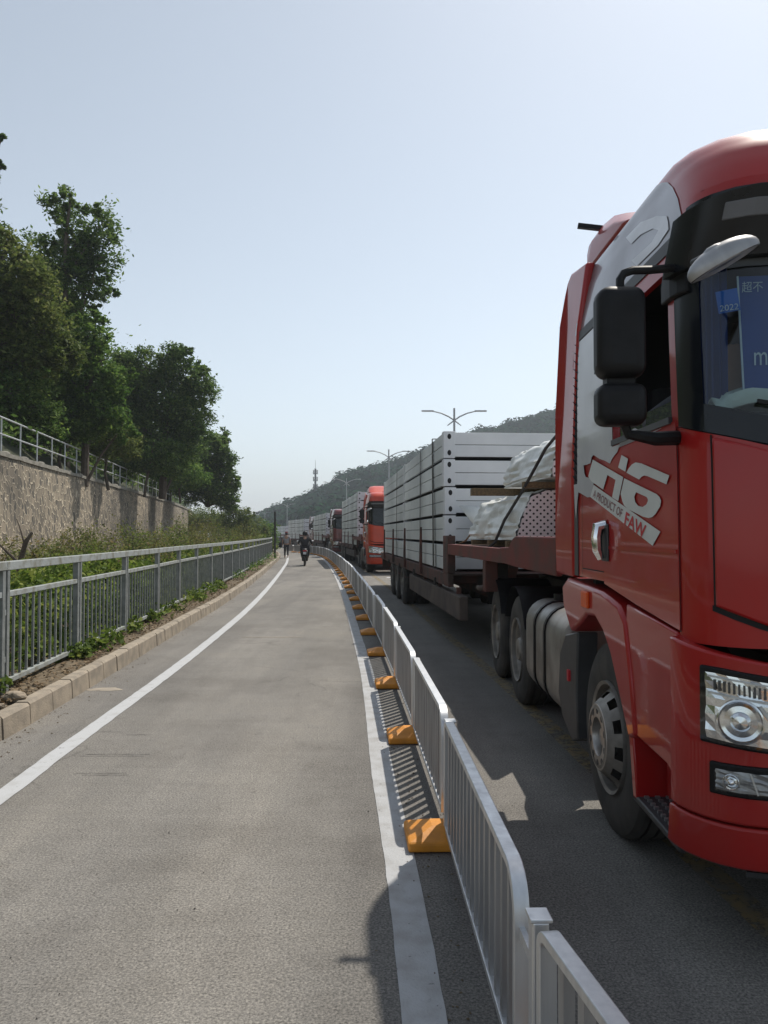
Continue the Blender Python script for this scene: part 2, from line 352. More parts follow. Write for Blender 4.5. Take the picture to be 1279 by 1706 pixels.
M['sticker'] = mat('bright_blue_sticker', (.03,.16,.62), (.03,.13,.52), 5, .4)
M['interior'] = mat('dark_cab_interior', (.022,.022,.024), (.03,.03,.032), 6, .8)
M['rock'] = mat('pale_rock', (.33,.27,.20), (.24,.20,.15), 6, .9, bump=.6)
M['skyline'] = mat('pale_far_wall', (.45,.45,.46), (.38,.38,.40), .1, .8)
M['window_dark'] = mat('dark_window', (.06,.07,.085), None, 1, .3)
def perfmat():
    m, n, b = newmat('pink_white_perforated_board'); L = n.links
    tc = n.nodes.new('ShaderNodeTexCoord'); sp = n.nodes.new('ShaderNodeSeparateXYZ'); L.new(tc.outputs['Object'], sp.inputs[0])
    def mth(op, a, b2=None):
        x = n.nodes.new('ShaderNodeMath'); x.operation = op
        for i, q in enumerate((a, b2)):
            if q is None: continue
            if isinstance(q,(int,float)): x.inputs[i].default_value = q
            else: L.new(q, x.inputs[i])
        return x.outputs[0]
    a = mth('ADD', mth('MULTIPLY', sp.outputs['X'], 13.5), mth('MULTIPLY', sp.outputs['Z'], 14.5))
    c = mth('SUBTRACT', mth('MULTIPLY', sp.outputs['X'], 13.5), mth('MULTIPLY', sp.outputs['Z'], 14.5))
    fa = mth('SUBTRACT', mth('FRACT', a), .5); fc = mth('SUBTRACT', mth('FRACT', c), .5)
    d = mth('SQRT', mth('ADD', mth('MULTIPLY', fa, fa), mth('MULTIPLY', fc, fc)))
    lt = mth('LESS_THAN', d, .225)
    mx = n.nodes.new('ShaderNodeMix'); mx.data_type = 'RGBA'; L.new(lt, mx.inputs[0])
    mx.inputs[6].default_value = (.78,.725,.715,1); mx.inputs[7].default_value = (.02,.02,.022,1)
    L.new(mx.outputs[2], b.inputs['Base Color']); b.inputs['Roughness'].default_value = .7
    return m
M['perf'] = perfmat()
M['leaf_dark'] = leafmat('dark_green_leaves', (.034,.070,.018), (.108,.185,.042), (.22,.30,.075))
M['leaf_green'] = leafmat('mid_green_leaves', (.038,.088,.020), (.122,.225,.042), (.22,.31,.07))
M['leaf_olive'] = leafmat('olive_leaves', (.050,.080,.020), (.135,.180,.042), (.22,.24,.07))
M['leaf_ivy'] = leafmat('climber_leaves', (.040,.075,.014), (.135,.20,.032), (.26,.30,.07), nscale=1.4)
M['leaf_dry'] = leafmat('dry_olive_scrub', (.075,.085,.022), (.175,.185,.05), (.25,.19,.09), nscale=.9)
M['leaf_litter'] = leafmat('fallen_leaves', (.07,.045,.025), (.16,.11,.06), (.24,.18,.11), trans=.1)
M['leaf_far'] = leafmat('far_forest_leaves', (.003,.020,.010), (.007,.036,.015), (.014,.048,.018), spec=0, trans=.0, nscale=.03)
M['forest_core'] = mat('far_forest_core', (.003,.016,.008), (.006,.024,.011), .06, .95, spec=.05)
# ================================================================== SETTING
PY = [-6, 0, 2.5, 3.4, 4.17, 5.22, 6.6, 9.06, 12.3, 18.8, 28.8, 40, 50, 54, 60, 66, 72]
PX = [.30, .13, .06, .024, -.02, -.086, -.15, -.283, -.52, -1.0, -1.85, -2.95, -4.1, -4.7, -6.0, -8.2, -11.5]
def spline(xs, ys):                     # smooth (Catmull-Rom) curve through the traced points
    def f(x):
        i = max(0, min(len(xs)-2, int(np.searchsorted(xs, x))-1))
        x0, x1 = xs[i], xs[i+1]; t = (x-x0)/(x1-x0)
        sl = lambda j: (ys[min(j+1,len(xs)-1)]-ys[max(j-1,0)])/(xs[min(j+1,len(xs)-1)]-xs[max(j-1,0)])
        h = x1-x0; m0, m1 = sl(i)*h, sl(i+1)*h
        if t < 0 or t > 1: return ys[i]+(x-x0)*(sl(i) if t < 0 else sl(i+1)) if t < 0 else ys[i+1]+(x-x1)*sl(i+1)
        return (2*t**3-3*t*t+1)*ys[i]+(t**3-2*t*t+t)*m0+(-2*t**3+3*t*t)*ys[i+1]+(t**3-t*t)*m1
    return f
E = spline(PY, PX)                                                            # left edge of the right-hand white line
Lc = spline([-6, 4.73, 5.67, 6.63, 8.3, 10.7, 16.1, 23.5, 37, 44.5, 57, 64], [-2.15,-2.33,-2.37,-2.40,-2.45,-2.55,-2.87,-3.49,-4.8,-5.6,-7.2,-8.7])
K = spline([-6, 5.92, 6.97, 8.9, 11.8, 17.5, 23.5, 37, 52, 62, 75, 100, 140], [-2.75,-2.95,-2.99,-3.10,-3.28,-3.62,-4.1,-5.4,-7.0,-8.6,-11.2,-17.5,-30])
F = spline([-6, 6.88, 8.84, 11, 13.1, 15.9, 23.5, 37, 52, 62, 75], [-3.1,-3.40,-3.54,-3.70,-3.86,-4.12,-4.68,-5.98,-7.6,-9.2,-11.8])
def WX(y): return -8.07-.133*y - .0011*max(0, y-45)**2                         # face of the retaining wall
WTOP = 3.95
def frange(a, b, s):
    n = int(round((b-a)/s)); return [a+(b-a)*i/n for i in range(n+1)]
def strip(name, fl, fr, ys, z, m, kind='structure'):
    mb = MB(); vs = []
    for y in ys: vs += [(fl(y), y, z), (fr(y), y, z)]
    mb.add(vs, [(2*i, 2*i+1, 2*i+3, 2*i+2) for i in range(len(ys)-1)])
    o = mb.build(name, m, fix=False)
    if kind: o['kind'] = kind
    return o
g = MB(); g.add([(-1500,-300,-.03),(1500,-300,-.03),(1500,2200,-.03),(-1500,2200,-.03)], [(0,1,2,3)])
tag(g.build('ground', M['ground'], fix=False), kind='structure')
ys = frange(-6, 140, 1.0)
strip('road', lambda y: K(y)-.05, lambda y: 16 if y < 40 else 16-.12*(y-40), ys, 0, M['road'])
JR = random.Random(8)
strip('edge_line', lambda y: E(y)+JR.uniform(-.0022,.0022), lambda y: E(y)+.15+JR.uniform(-.0022,.0022), frange(-6, 64, .125), .004, M['white_line_dirty'])
strip('lane_line', lambda y: Lc(y)-.068+JR.uniform(-.004,.004), lambda y: Lc(y)+.068+JR.uniform(-.004,.004), frange(-6, 57, .125), .004, M['white_line'])
strip('yellow_lane_line', lambda y: E(y)+1.42+.004*max(0,14-y), lambda y: E(y)+1.56+.004*max(0,14-y), frange(-6, 70, .5), .004, M['yellow_line'])
mb = MB()
for i in range(3):                      # white bars painted between the lanes, beside the yellow line
    y = 25.2+i*1.25; x = E(y)+1.85; mb.add([(x,y,.004),(x+2.2,y,.004),(x+2.2,y+.5,.004),(x,y+.5,.004)], [(0,1,2,3)])
tag(mb.build('painted_bars', M['white_line'], fix=False), kind='structure')
def blob(cx, cy, rx, ry, z, n=26, seed=1):
    r = random.Random(seed); ph = [r.uniform(0,6.28) for _ in range(4)]
    pts = []
    for i in range(n):
        a = 2*math.pi*i/n; k = 1+.16*math.sin(2*a+ph[0])+.12*math.sin(3*a+ph[1])+.09*math.sin(5*a+ph[2])+.05*math.sin(9*a+ph[3])
        pts.append((cx+rx*k*math.cos(a), cy+ry*k*math.sin(a), z))
    return pts
mb = MB()
for (u, v, rx, ry, sd) in [(178,1147,.15,.10,3),(455,1061,.42,.03,8)]:
    D = EYE*FPX/(v-HOR); p = at(u, v, D); pts = blob(p.x, p.y, rx, ry, .003, seed=sd); mb.add(pts, [tuple(range(len(pts)))])
tag(mb.build('road_dust_patches', M['patch'], fix=False), kind='structure')
# grooves scored across the concrete near the left line
mb = MB(); rr = random.Random(4)
for (u, v, wd) in [(175,1217,.34),(200,1254,.46),(190,1257,.46),(172,1285,.34),(180,1288,.3),(235,1222,.2)]:
    D = EYE*FPX/(v-HOR); p = at(u, v, D); n = 7
    for i in range(n):
        x = p.x-wd/2+wd*i/n; y = p.y+rr.uniform(-.004,.004); w = rr.uniform(.003,.007)
        mb.add([(x,y,.0035),(x+wd/n,y,.0035),(x+wd/n,y+w,.0035),(x,y+w,.0035)], [(0,1,2,3)])
tag(mb.build('road_grooves', M['joint'], fix=False), kind='structure')

# grit and leaf scraps gathered along the edges of the lane
def grit(n, fx, y0, y1, sp, nm, m, smax):
    q = random.Random(n); mb = MB()
    for _ in range(n):
        y = y0+(y1-y0)*q.random()**1.4; x = fx(y)+abs(q.gauss(0,sp))*(1 if q.random() < .9 else -1); r = q.uniform(.3,1)*smax
        a = q.uniform(0,6.28); c, s_ = math.cos(a)*r, math.sin(a)*r; h = .004+r*q.uniform(.2,.7)
        mb.add([(x-c,y-s_,.003),(x+s_*.7,y-c*.7,.003),(x+c,y+s_,.003),(x-s_*.7,y+c*.7,.003),(x+q.uniform(-.3,.3)*r,y+q.uniform(-.3,.3)*r,h)], [(0,1,4),(1,2,4),(2,3,4),(3,0,4)])
    o = mb.build(nm, m, fix=False); return tag(o, 'loose grit scattered along the lane edge', 'grit', kind='stuff')
grit(420, lambda y: K(y)+.02, 4.5, 30, .12, 'kerb_grit', M['soil'], .012)
grit(260, lambda y: E(y)+.17, 1.8, 16, .10, 'barrier_grit', M['soil'], .010)
grit(160, lambda y: -1.6+.02*y, 1.5, 14, 1.1, 'road_grit', M['joint'], .007)
# kerb of concrete blocks
mb = MB(); y = -5.0; rk = random.Random(2)
while y < 75:
    ln = .5 if y < 40 else 1.0; y0, y1 = y+.009, y+ln-.009
    j = rk.uniform(-.006,.006); h = .185+rk.uniform(-.006,.004)
    a, b = K(y0)+j, K(y1)+j
    w = .13
    vs = [(a,y0,-.02),(b,y1,-.02),(b-.012,y1,h-.02),(a-.012,y0,h-.02),(a-.032,y0,h),(b-.032,y1,h),(b-w,y1,h),(a-w,y0,h),(a-w,y0,-.02),(b-w,y1,-.02)]
    mb.add(vs, [(0,1,2,3),(3,2,5,4),(4,5,6,7),(7,6,9,8),(0,3,4,7,8),(1,9,6,5,2)]); y += ln
k_o = tag(mb.build('kerb', M['kerb']), kind='structure')
strip('kerb_joints', lambda y: K(y)-.12, lambda y: K(y)-.034, frange(-5, 75, .5), .155, M['joint'])
# verge between the kerb and the retaining wall
mb = MB(); vs = []; fs = []; yy = frange(-6, 110, .5); nx = 26
for y in yy:
    x0, x1 = K(y)-.10, WX(y)-.3
    for i in range(nx+1):
        t = (i/nx)**2; x = x0+(x1-x0)*t
        z = .165+.05*noise.noise((x*2.2,y*2.2,0))*(1 if i > 1 else .2)+.02*noise.noise((x*9,y*9,3))*(1 if i > 0 else 0)+.35*t
        vs.append((x,y,z))
for j in range(len(yy)-1):
    for i in range(nx): a = j*(nx+1)+i; fs.append((a,a+1,a+nx+2,a+nx+1))
mb.add(vs, fs); tag(mb.build('verge', M['soil'], smooth=True, fix=False), kind='structure')
# slope behind the wall
def hsl(d): return WTOP-.12+(1-math.exp(-d/13))*10.5+d*.2
mb = MB(); vs = []; fs = []; yy = frange(0, 130, 2.0); nx = 14
for y in yy:
    for i in range(nx+1):
        t = i/nx; x = WX(y)-.45-t*45; z = hsl(t*45)+.5*noise.noise((x*.3,y*.3,0))*min(1,t*6)
        z -= max(0, y-70)*.05*t
        vs.append((x,y,z))
for j in range(len(yy)-1):
    for i in range(nx): a = j*(nx+1)+i; fs.append((a,a+1,a+nx+2,a+nx+1))
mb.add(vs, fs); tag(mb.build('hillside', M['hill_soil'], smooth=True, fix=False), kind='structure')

# retaining wall
wl = empty('retaining_wall', (WX(24),24,0)); tag(wl, 'long rubble stone retaining wall with pale mortar below the dark trees', 'wall')
def loc(o, pts): return [(p[0]-o.location.x, p[1]-o.location.y, p[2]-o.location.z) for p in pts]
mb = MB(); vs = []; yy = frange(2, 112, 1.0)
for y in yy:
    x = WX(y); vs += [(x+.25,y,.0),(x,y,WTOP-.10),(x-.5,y,WTOP-.10),(x-.5,y,0)]
mb.add(loc(wl, vs), [(4*i+k, 4*i+(k+1)%4, 4*i+4+(k+1)%4, 4*i+4+k) for i in range(len(yy)-1) for k in range(4)]+[(0,1,2,3),(4*len(yy)-1,4*len(yy)-2,4*len(yy)-3,4*len(yy)-4)])
mb.build('stone_face', M['stone_wall'], wl)
mb = MB(); vs = []; yy = frange(2, 112, .5)
for y in yy:
    x = WX(y)+.06+.03*noise.noise((y*2,0,0)); z = WTOP+.03*noise.noise((y*1.3,5,0)); vs += [(x,y,WTOP-.12+.03*noise.noise((y*3,9,0))),(x,y,z),(x-.55,y,z),(x-.55,y,WTOP-.12)]
mb.add(loc(wl, vs), [(4*i+k, 4*i+(k+1)%4, 4*i+4+(k+1)%4, 4*i+4+k) for i in range(len(yy)-1) for k in range(4)])
mb.build('coping', M['coping'], wl)
# pipe railing on the wall
wr = empty('pipe_railing', (WX(24)-.2,24,WTOP)); tag(wr, 'pale two rail pipe railing running along the top of the stone retaining wall', 'railing')
n = 0; y = 20.95
pts = [(WX(q)-.2,q,WTOP+1.08) for q in frange(15, 84, 1.5)]
MB().tube(loc(wr, pts), .03, 8).build('top_rail', M['galv'], wr, smooth=True)
pts = [(WX(q)-.2,q,WTOP+.58) for q in frange(15, 84, 1.5)]
MB().tube(loc(wr, pts), .027, 8).build('middle_rail', M['galv'], wr, smooth=True)
y = 15.9
while y < 84:
    x = WX(y)-.2; lean = rnd(-.012,.012)
    p = MB().tube(loc(wr, [(x,y+lean,WTOP-.05),(x,y,WTOP+1.07)]), .027, 8).build('post', M['galv'], wr, smooth=True)
    f = MB(); f.lathe([(.17,-.02),(.15,.04),(.09,.07),(.03,.08)], loc(wr, [(x+.1,y,WTOP)])[0], 'z', 10).build('post_footing', M['coping'], p, smooth=True)
    y += 1.66

# ------------------------------------------------------------------ railing beside the cycle lane
fy = [-1.7, .45, 2.6, 4.74]+[6.88, 8.9, 11.0, 13.1]
while fy[-1] < 60: fy.append(fy[-1]+2.12)
for i in range(len(fy)-1):
    y0, y1 = fy[i], fy[i+1]
    p0, p1 = Vector((F(y0),y0,0)), Vector((F(y1),y1,0)); ln = (p1-p0).length
    ang = math.atan2(p1.x-p0.x, p1.y-p0.y)
    r = empty('guard_railing', (p0.x,p0.y,.15), -ang)
    k = i-4
    if k < 0: lb = ['faded green railing panel cut off by the left picture edge','railing panel just outside the picture, next to the cut off one','railing panel beside the camera, outside the picture','railing panel behind the camera, outside the picture'][-1-k]
    else: lb = '%s full panel of the faded green railing, counted from the left picture edge' % ('first' if k == 0 else ORD[k])
    tag(r, lb, 'railing', 'panels of the railing along the cycle lane')
    top = MB(); top.box(-.035,.035,0.0,ln,1.12,1.20); top.build('top_rail', M['rail_top'], r, bevel=.006)
    for s, yy0 in ((0,.045),(1,ln-.045)):
        ps = MB(); ps.box(-.03,.03,yy0-.028,yy0+.028,-.05,1.12); ps.build('post', M['rail_paint'], r, bevel=.004)
    for z in (.30,.72): MB().box(-.022,.022,-.018,.018,z,z+.05).build('spacer', M['rail_top'], r)
    MB().box(-.025,.025,.073,ln-.073,.88,.93).build('middle_rail', M['rail_top'], r, bevel=.004)
    MB().box(-.025,.025,.073,ln-.073,.10,.145).build('bottom_rail', M['rail_top'], r, bevel=.004)
    brs = MB(); nb = 11
    for j in range(nb):
        yb = .073+(ln-.146)*(j+1)/(nb+1); brs.box(-.010,.010,yb-.010,yb+.010,.145,.88)
    brs.build('bars', M['rail_paint'], r)

# ------------------------------------------------------------------ crowd barriers on the right of the lane
def BX(y): return interp(y, [-3,-.06,2.0,4.05,6.03,8.1,10.2], [1.2,.74,.405,.355,.27,.15,.02]) if y < 10.2 else E(y)+.385+(.02-E(10.2)-.385)*max(0,1-(y-10.2)/3)
by = [-.06, 2.0, 4.05, 6.03, 8.1, 10.2]
while by[-1] < 67:
    y = by[-1]; s = (BX(y+1)-BX(y)); by.append(y+2.08/math.sqrt(1+s*s))
def barrier(ln):
    r = empty('crowd_barrier', (0,0,0))
    po = MB(); po.box(-.022,.022,-.026,.026,.0,.615); po.build('post', M['alu'], r, bevel=.006)
    cp = MB(); cp.box(-.029,.029,-.033,.033,.615,.626); cp.build('cap', M['alu'], r, bevel=.003)
    fr = MB(); y0, y1, z0, z1, rad, w, t = .20, ln-.03, .075, .635, .135, .023, .026
    # rounded frame outline in the (y,z) plane
    outl = []
    for rad, cy, cz, st in ((.05,y1-.05,z1-.05,0),(.135,y0+.135,z1-.135,90)):
        for q in range(7):
            a = R_(st+90*q/6); outl.append((cy+rad*math.cos(a), cz+rad*math.sin(a), math.cos(a), math.sin(a)))
    outl = [(y1,z0,1,0)]+outl+[(y0,z0,-1,0)]
    vs = []
    for (a, b, ny, nz) in outl:
        for sx in (-w, w):
            vs += [(sx,a,b), (sx,a-ny*t,b-nz*t)]
    fs = []
    for j in range(len(outl)-1):
        o_ = 4*j; q = o_+4
        fs += [(o_,q,q+2,o_+2),(o_+1,o_+3,q+3,q+1),(o_,o_+1,q+1,q),(o_+2,q+2,q+3,o_+3)]
    for z in (.16,.46):
        MB().box(-.008,.008,.02,.205,z,z+.03).build('hinge_lug', M['alu'], r)
    fr.add(vs, fs); fr.build('frame', M['alu'], r, bevel=.003, smooth=40)
    MB().box(-.02,.02,y0+.026,y1-.026,.075,.10).build('bottom_rail', M['alu'], r, bevel=.003)
    sb = MB(); n = 15
    for j in range(n):
        y = y0+.026+(y1-y0-.052)*(j+1)/(n+1)
        sb.box(-.014,.014,y-.016,y+.016,.10,z1-.024)
    sb.build('slats', M['alu_slat'], r)
    bs = MB(); hx, hy, h = .23, .16, .05
    bs.add([(-hx,-hy,.004),(hx,-hy,.004),(hx,hy,.004),(-hx,hy,.004),(-hx,-hy,h),(hx,-hy,h),(hx,hy,h),(-hx,hy,h),(-.10,-.05,.098),(.10,-.05,.098),(.10,.05,.098),(-.10,.05,.098)],
      [(0,3,2,1),(0,1,5,4),(1,2,6,5),(2,3,7,6),(3,0,4,7),(4,5,9,8),(5,6,10,9),(6,7,11,10),(7,4,8,11),(8,9,10,11)])
    bs.build('base_block', M['orange'], r, bevel=.012)
    return r
bproto = barrier(2.05)
rb = random.Random(5)
for i in range(len(by)-1):
    y0, y1 = by[i], by[i+1]
    b = bproto if i == 0 else copy_tree(bproto)
    d = Vector((BX(y1)-BX(y0), y1-y0))
    b.location = (BX(y0)-.012, y0, 0); b.rotation_euler = (0, rb.uniform(-.012,.012), -math.atan2(d.x, d.y)+rb.uniform(-.008,.008))
    lb = ('aluminium barrier panel running out of the picture bottom, no orange base visible' if i == 0 else
          'aluminium barrier panel ending at the post nearest the camera' if i == 1 else
          'aluminium barrier panel on the %s visible orange base, counting away from the camera' % ORD[i-2])
    tag(b, lb, 'barrier', 'aluminium barriers on orange bases beside the lane')

# ------------------------------------------------------------------ rock on the verge
def rockmesh(r, sd):
    bm = bmesh.new(); bmesh.ops.create_icosphere(bm, subdivisions=3, radius=1)
    for v in bm.verts:
        k = 1+.35*noise.noise(v.co*1.3+Vector((sd,0,0)))+.12*noise.noise(v.co*4+Vector((0,sd,0)))
        v.co = Vector((v.co.x*r[0],v.co.y*r[1],v.co.z*r[2]))*k
    me = bpy.data.meshes.new('rock'); bm.to_mesh(me); bm.free(); me.materials.append(M['rock']); return me
o = bpy.data.objects.new('rock', rockmesh((.10,.075,.055), 2.0)); COL.objects.link(o); o.location = (K(6.75)-.19, 6.62, .205)
tag(o, 'pale loose rock on the leaf litter behind the kerb', 'rock')
o = bpy.data.objects.new('rock', rockmesh((.035,.03,.02), 5.0)); COL.objects.link(o); o.location = (K(6.4)-.17, 6.33, .19)
tag(o, 'small pale pebble beside the larger rock behind the kerb', 'rock')

# ------------------------------------------------------------------ dark pole by the end of the railing
p = at(458, 935, 44)
MB().tube([(p.x,p.y,0),(p.x,p.y,2.86)], .055, 10).build('signpost', M['pole_dark'], smooth=True)
tag(bpy.data.objects['signpost'], 'thin dark pole standing at the far end of the railing, behind the walker', 'pole')

# ------------------------------------------------------------------ street lamps
def lamp(h=9.3):
    r = empty('street_lamp', (0,0,0))
    MB().tube([(0,0,0),(0,0,.5),(0,0,h*.5),(0,0,h)], [.11,.10,.085,.06], 12).build('pole', M['lamp_grey'], r, smooth=True)
    for s in (-1,1):
        z = h-.75
        pts = [(-s*.42,0,z-.32),(0,0,z),(s*.35,0,z+.24),(s*.8,0,z+.44),(s*1.25,0,z+.55),(s*1.55,0,z+.58)]
        a = MB().tube(pts, [.03,.045,.045,.04,.035,.03], 8).build('arm', M['lamp_grey'], r, smooth=True)
        m = MB(); m.prism([(s*1.25,-.03),(s*1.3,-.09),(s*1.95,-.10),(s*2.02,0),(s*1.95,.10),(s*1.3,.09),(s*1.25,.03)], z+.54, z+.62, 'z')
        m.build('lamp_head', M['lamp_grey'], a, bevel=.02)
    return r
lp = None
for i, (u, D, rz, lb) in enumerate([(757,47,0,'two armed street lamp standing clear above the nearest white trailer load'),
        (647.5,70,.05,'two armed street lamp left of the hill, above the rear of the nearest trailer load'),
        (577,106,.1,'two armed street lamp between the mast and the orange red truck cab'),
        (478,195,.15,'small far street lamp left of the mast in front of the hill foot'),
        (441,270,.2,'tiny farthest street lamp above the hedge at the bend')]):
    o = lamp() if i == 0 else copy_tree(lp)
    if i == 0: lp = o
    o.location = ((u-639.5)/FPX*D, D, 0); o.rotation_euler = (0,0,rz); tag(o, lb, 'street lamp', 'double street lamps along the road')

# ------------------------------------------------------------------ telecom mast
D = 300; mast = empty('telecom_mast', ((525-639.5)/FPX*D, D, 0)); tag(mast, 'tall slender grey telecom mast with antennas in front of the wooded hill', 'mast')
MB().tube([(0,0,0),(0,0,14),(0,0,27)], [.50,.45,.34], 12).build('shaft', M['tower'], mast, smooth=True)
MB().tube([(0,0,27),(0,0,30.5)], [.08,.04], 6).build('spike', M['tower'], mast)
for z in (19.5, 22.3, 25.0):
    pl = MB(); pl.lathe([(.25,-.05),(.85,-.05),(.85,.05),(.25,.05)], (0,0,z), 'z', 14, closed=True); pf = pl.build('platform', M['tower'], mast)
    for k in range(6):
        a = k*math.pi/3+.3; c = (.85*math.cos(a), .85*math.sin(a)); q = MB(); q.box(c[0]-.10,c[0]+.10,c[1]-.08,c[1]+.08,z-.2,z+1.5); q.build('antenna', M['tower'], pf)

# ------------------------------------------------------------------ far buildings on the skyline
for i, (u, v, wd, lb) in enumerate([(402,853,22,'low pale block on the far skyline, left of two'),(428,857,16,'smaller pale block on the far skyline, right of two')]):
    D = 640; p = at(u, v, D); b = empty('distant_building', (p.x, D, 0)); tag(b, lb, 'building')
    w = MB(); h = p.z; w.box(-wd*.25,wd*.25,0,9,0,h); w.box(-wd*.10,wd*.05,1,5,h,h+2.2); w.build('walls', M['skyline'], b)
    for r_ in range(int(h//3.2)):
        for c in range(5):
            x = -wd*.25+wd*.5*(c+.5)/5; q = MB(); q.box(x-.7,x+.7,-.08,.02,1.2+r_*3.2,2.7+r_*3.2); q.build('window', M['window_dark'], b)
# ================================================================== PLANTS
def leafmesh(name, C, size, mats, up=.35, aspect=.42, midx=None, seed=0, N=None):
    """C: centres (n,3); one folded leaf-shaped quad at each"""
    g = np.random.default_rng(seed); n = len(C)
    size = size*g.uniform(.65,1.35,n) if np.isscalar(size) else size
    nr = g.normal(size=(n,3)); nr[:,2] = np.abs(nr[:,2])+up*1.6
    if N is not None: nr += N
    nr /= np.linalg.norm(nr,axis=1)[:,None]
    t = g.normal(size=(n,3)); t -= nr*np.sum(t*nr,axis=1)[:,None]; t /= np.linalg.norm(t,axis=1)[:,None]
    b = np.cross(nr,t); s = size[:,None]
    V = np.empty((n,4,3)); V[:,0] = C-t*s*.5; V[:,1] = C+b*s*aspect*.5-nr*s*.06; V[:,2] = C+t*s*.5-nr*s*.10; V[:,3] = C-b*s*aspect*.5-nr*s*.06
    me = bpy.data.meshes.new(name); me.vertices.add(4*n); me.vertices.foreach_set('co', V.reshape(-1))
    me.loops.add(4*n); me.loops.foreach_set('vertex_index', np.arange(4*n,dtype=np.int32))
    me.polygons.add(n); me.polygons.foreach_set('loop_start', np.arange(0,4*n,4,dtype=np.int32))
    try: me.polygons.foreach_set('loop_total', np.full(n,4,dtype=np.int32))
    except Exception: pass
    if not isinstance(mats,(list,tuple)): mats = [mats]
    for m in mats: me.materials.append(m)
    if midx is not None: me.polygons.foreach_set('material_index', midx.astype(np.int32))
    me.update(calc_edges=True); me.validate(); return me
def clump_points(g, c, r, nsub, nleaf, sub=.32, flat=.75):
    """leaf centres in tufts spread through an ellipsoid, denser near its skin"""
    d = g.normal(size=(nsub,3)); d /= np.linalg.norm(d,axis=1)[:,None]
    rad = g.uniform(.2,1,nsub)**.5; rad = np.where(g.uniform(0,1,nsub) < .16, g.uniform(.98,1.14,nsub), rad)
    P = np.array(c)+d*rad[:,None]*np.array(r)
    rs = sub*np.mean(r)*g.uniform(.55,1.3,nsub)
    q = g.normal(size=(nsub,nleaf,3))*.5; q[:,:,2] *= flat
    return (P[:,None,:]+q*rs[:,None,None]).reshape(-1,3), P
def tree(name, base, clumps, lm, leaf=.16, dens=1.0, label='', cat='tree', group='trees on the slope above the wall', trunk=.16, seed=1, nleaf=34, limbs=True, sub=.32):
    g = np.random.default_rng(seed); r = empty(name, base); tag(r, label, cat, group)
    B = np.array(base); allp = []; tips = []
    extra = []
    for c, rad in clumps:                                              # small ragged tufts round the edge of each mass of leaves
        for _ in range(4):
            d_ = g.normal(size=3); d_ /= np.linalg.norm(d_); k_ = g.uniform(.26,.40)
            extra.append((tuple(np.array(c)+d_*np.array(rad)*g.uniform(.9,1.22)), tuple(np.array(rad)*k_)))
    for c, rad in list(clumps)+extra:
        c = np.array(c)-B; vol = float(np.mean(rad))
        ns = max(7, int(105*dens*(vol/1.2)**1.8)); pts, P = clump_points(g, c, rad, ns, nleaf, sub); allp.append(pts); tips.append((c,P,len(tips) < len(clumps)))
    C = np.concatenate(allp)
    tm = MB(); rt = random.Random(seed)
    top = max(tips, key=lambda t: t[0][2])[0]
    tr = [Vector((0,0,-.3))]; n = 6
    for i in range(1,n+1):
        t = i/n; tr.append(Vector((top[0]*t**1.3+rt.uniform(-.12,.12), top[1]*t**1.3+rt.uniform(-.12,.12), top[2]*t)))
    tm.tube(tr, [trunk*(1.25-.95*i/n) for i in range(n+1)], 8)
    for c, P, main in tips:
        if not main: continue
        c = Vector(c); k = min(range(len(tr)), key=lambda i: (tr[i]-c).length+ (3 if tr[i].z > c.z else 0))
        s = tr[max(0,k-1)]; mid = (s+c)/2+Vector((rt.uniform(-.3,.3),rt.uniform(-.3,.3),.15))
        tm.tube([s,mid,c], [trunk*.5,trunk*.35,trunk*.16], 6)
        for q in P[::6]:
            q = Vector(q); m2 = (c+q)/2+Vector((0,0,-.1)); tm.tube([c,m2,q], [trunk*.16,trunk*.1,trunk*.04], 4)
    tm.build('trunk', M['bark'], r, smooth=True, fix=False)
    me = leafmesh('crown', C, leaf, lm, seed=seed); o = bpy.data.objects.new('crown', me); COL.objects.link(o); o.parent = r
    return r
def cl(D, lst):                         # clumps given by photo pixel centre + radius, put at real depth D with real radii
    out = []
    for it in lst:
        u, v, ru, rv = it[:4]; dd = it[4] if len(it) > 4 else 0
        p = at(u, v, D+dd); s = (D+dd)/FPX; out.append(((p.x,p.y,p.z), (ru*s, .5*(ru+rv)*s, rv*s)))
    return out
def sbase(u, D):
    x = (u-639.5)/FPX*D; t = max(0, (WX(D)-.45-x)/45); return (x, D, hsl(t*45)-.1 if t > 0 else WTOP-.1)
L0, L1, L2 = M['leaf_dark'], M['leaf_green'], M['leaf_olive']
tree('tall_tree', sbase(108,33), cl(33,[(98,335,30,30),(160,372,34,34),(120,400,38,34),(165,420,34,32),(100,445,42,36),(150,470,32,34),(120,520,34,34),(60,420,36,34,1),(75,500,44,40,1)]), L0, leaf=.20, dens=.60,
     label='tallest tree on the slope, open crown of dark green leaves with sky gaps', trunk=.17, seed=3, sub=.42)
tree('spreading_tree', sbase(10,28), cl(28,[(-10,445,60,52),(40,470,52,45),(20,530,62,50),(70,545,48,42),(-40,510,60,60),(0,405,32,26),(40,600,60,42),(95,590,36,34)]), L2, leaf=.19, dens=1.0,
     label='broad olive green tree at the left picture edge, in front of the tallest tree', trunk=.2, seed=5)
tree('bushy_tree', sbase(140,31.5), cl(31.5,[(140,560,36,34),(110,610,44,40),(165,600,28,36),(150,650,40,38),(185,635,26,30),(175,690,34,32),(120,690,44,36),(80,660,48,40),(200,715,22,20)]), L1, leaf=.17, dens=1.1,
     label='bright mid green bushy tree below the tallest tree, right of the olive tree', trunk=.14, seed=8)
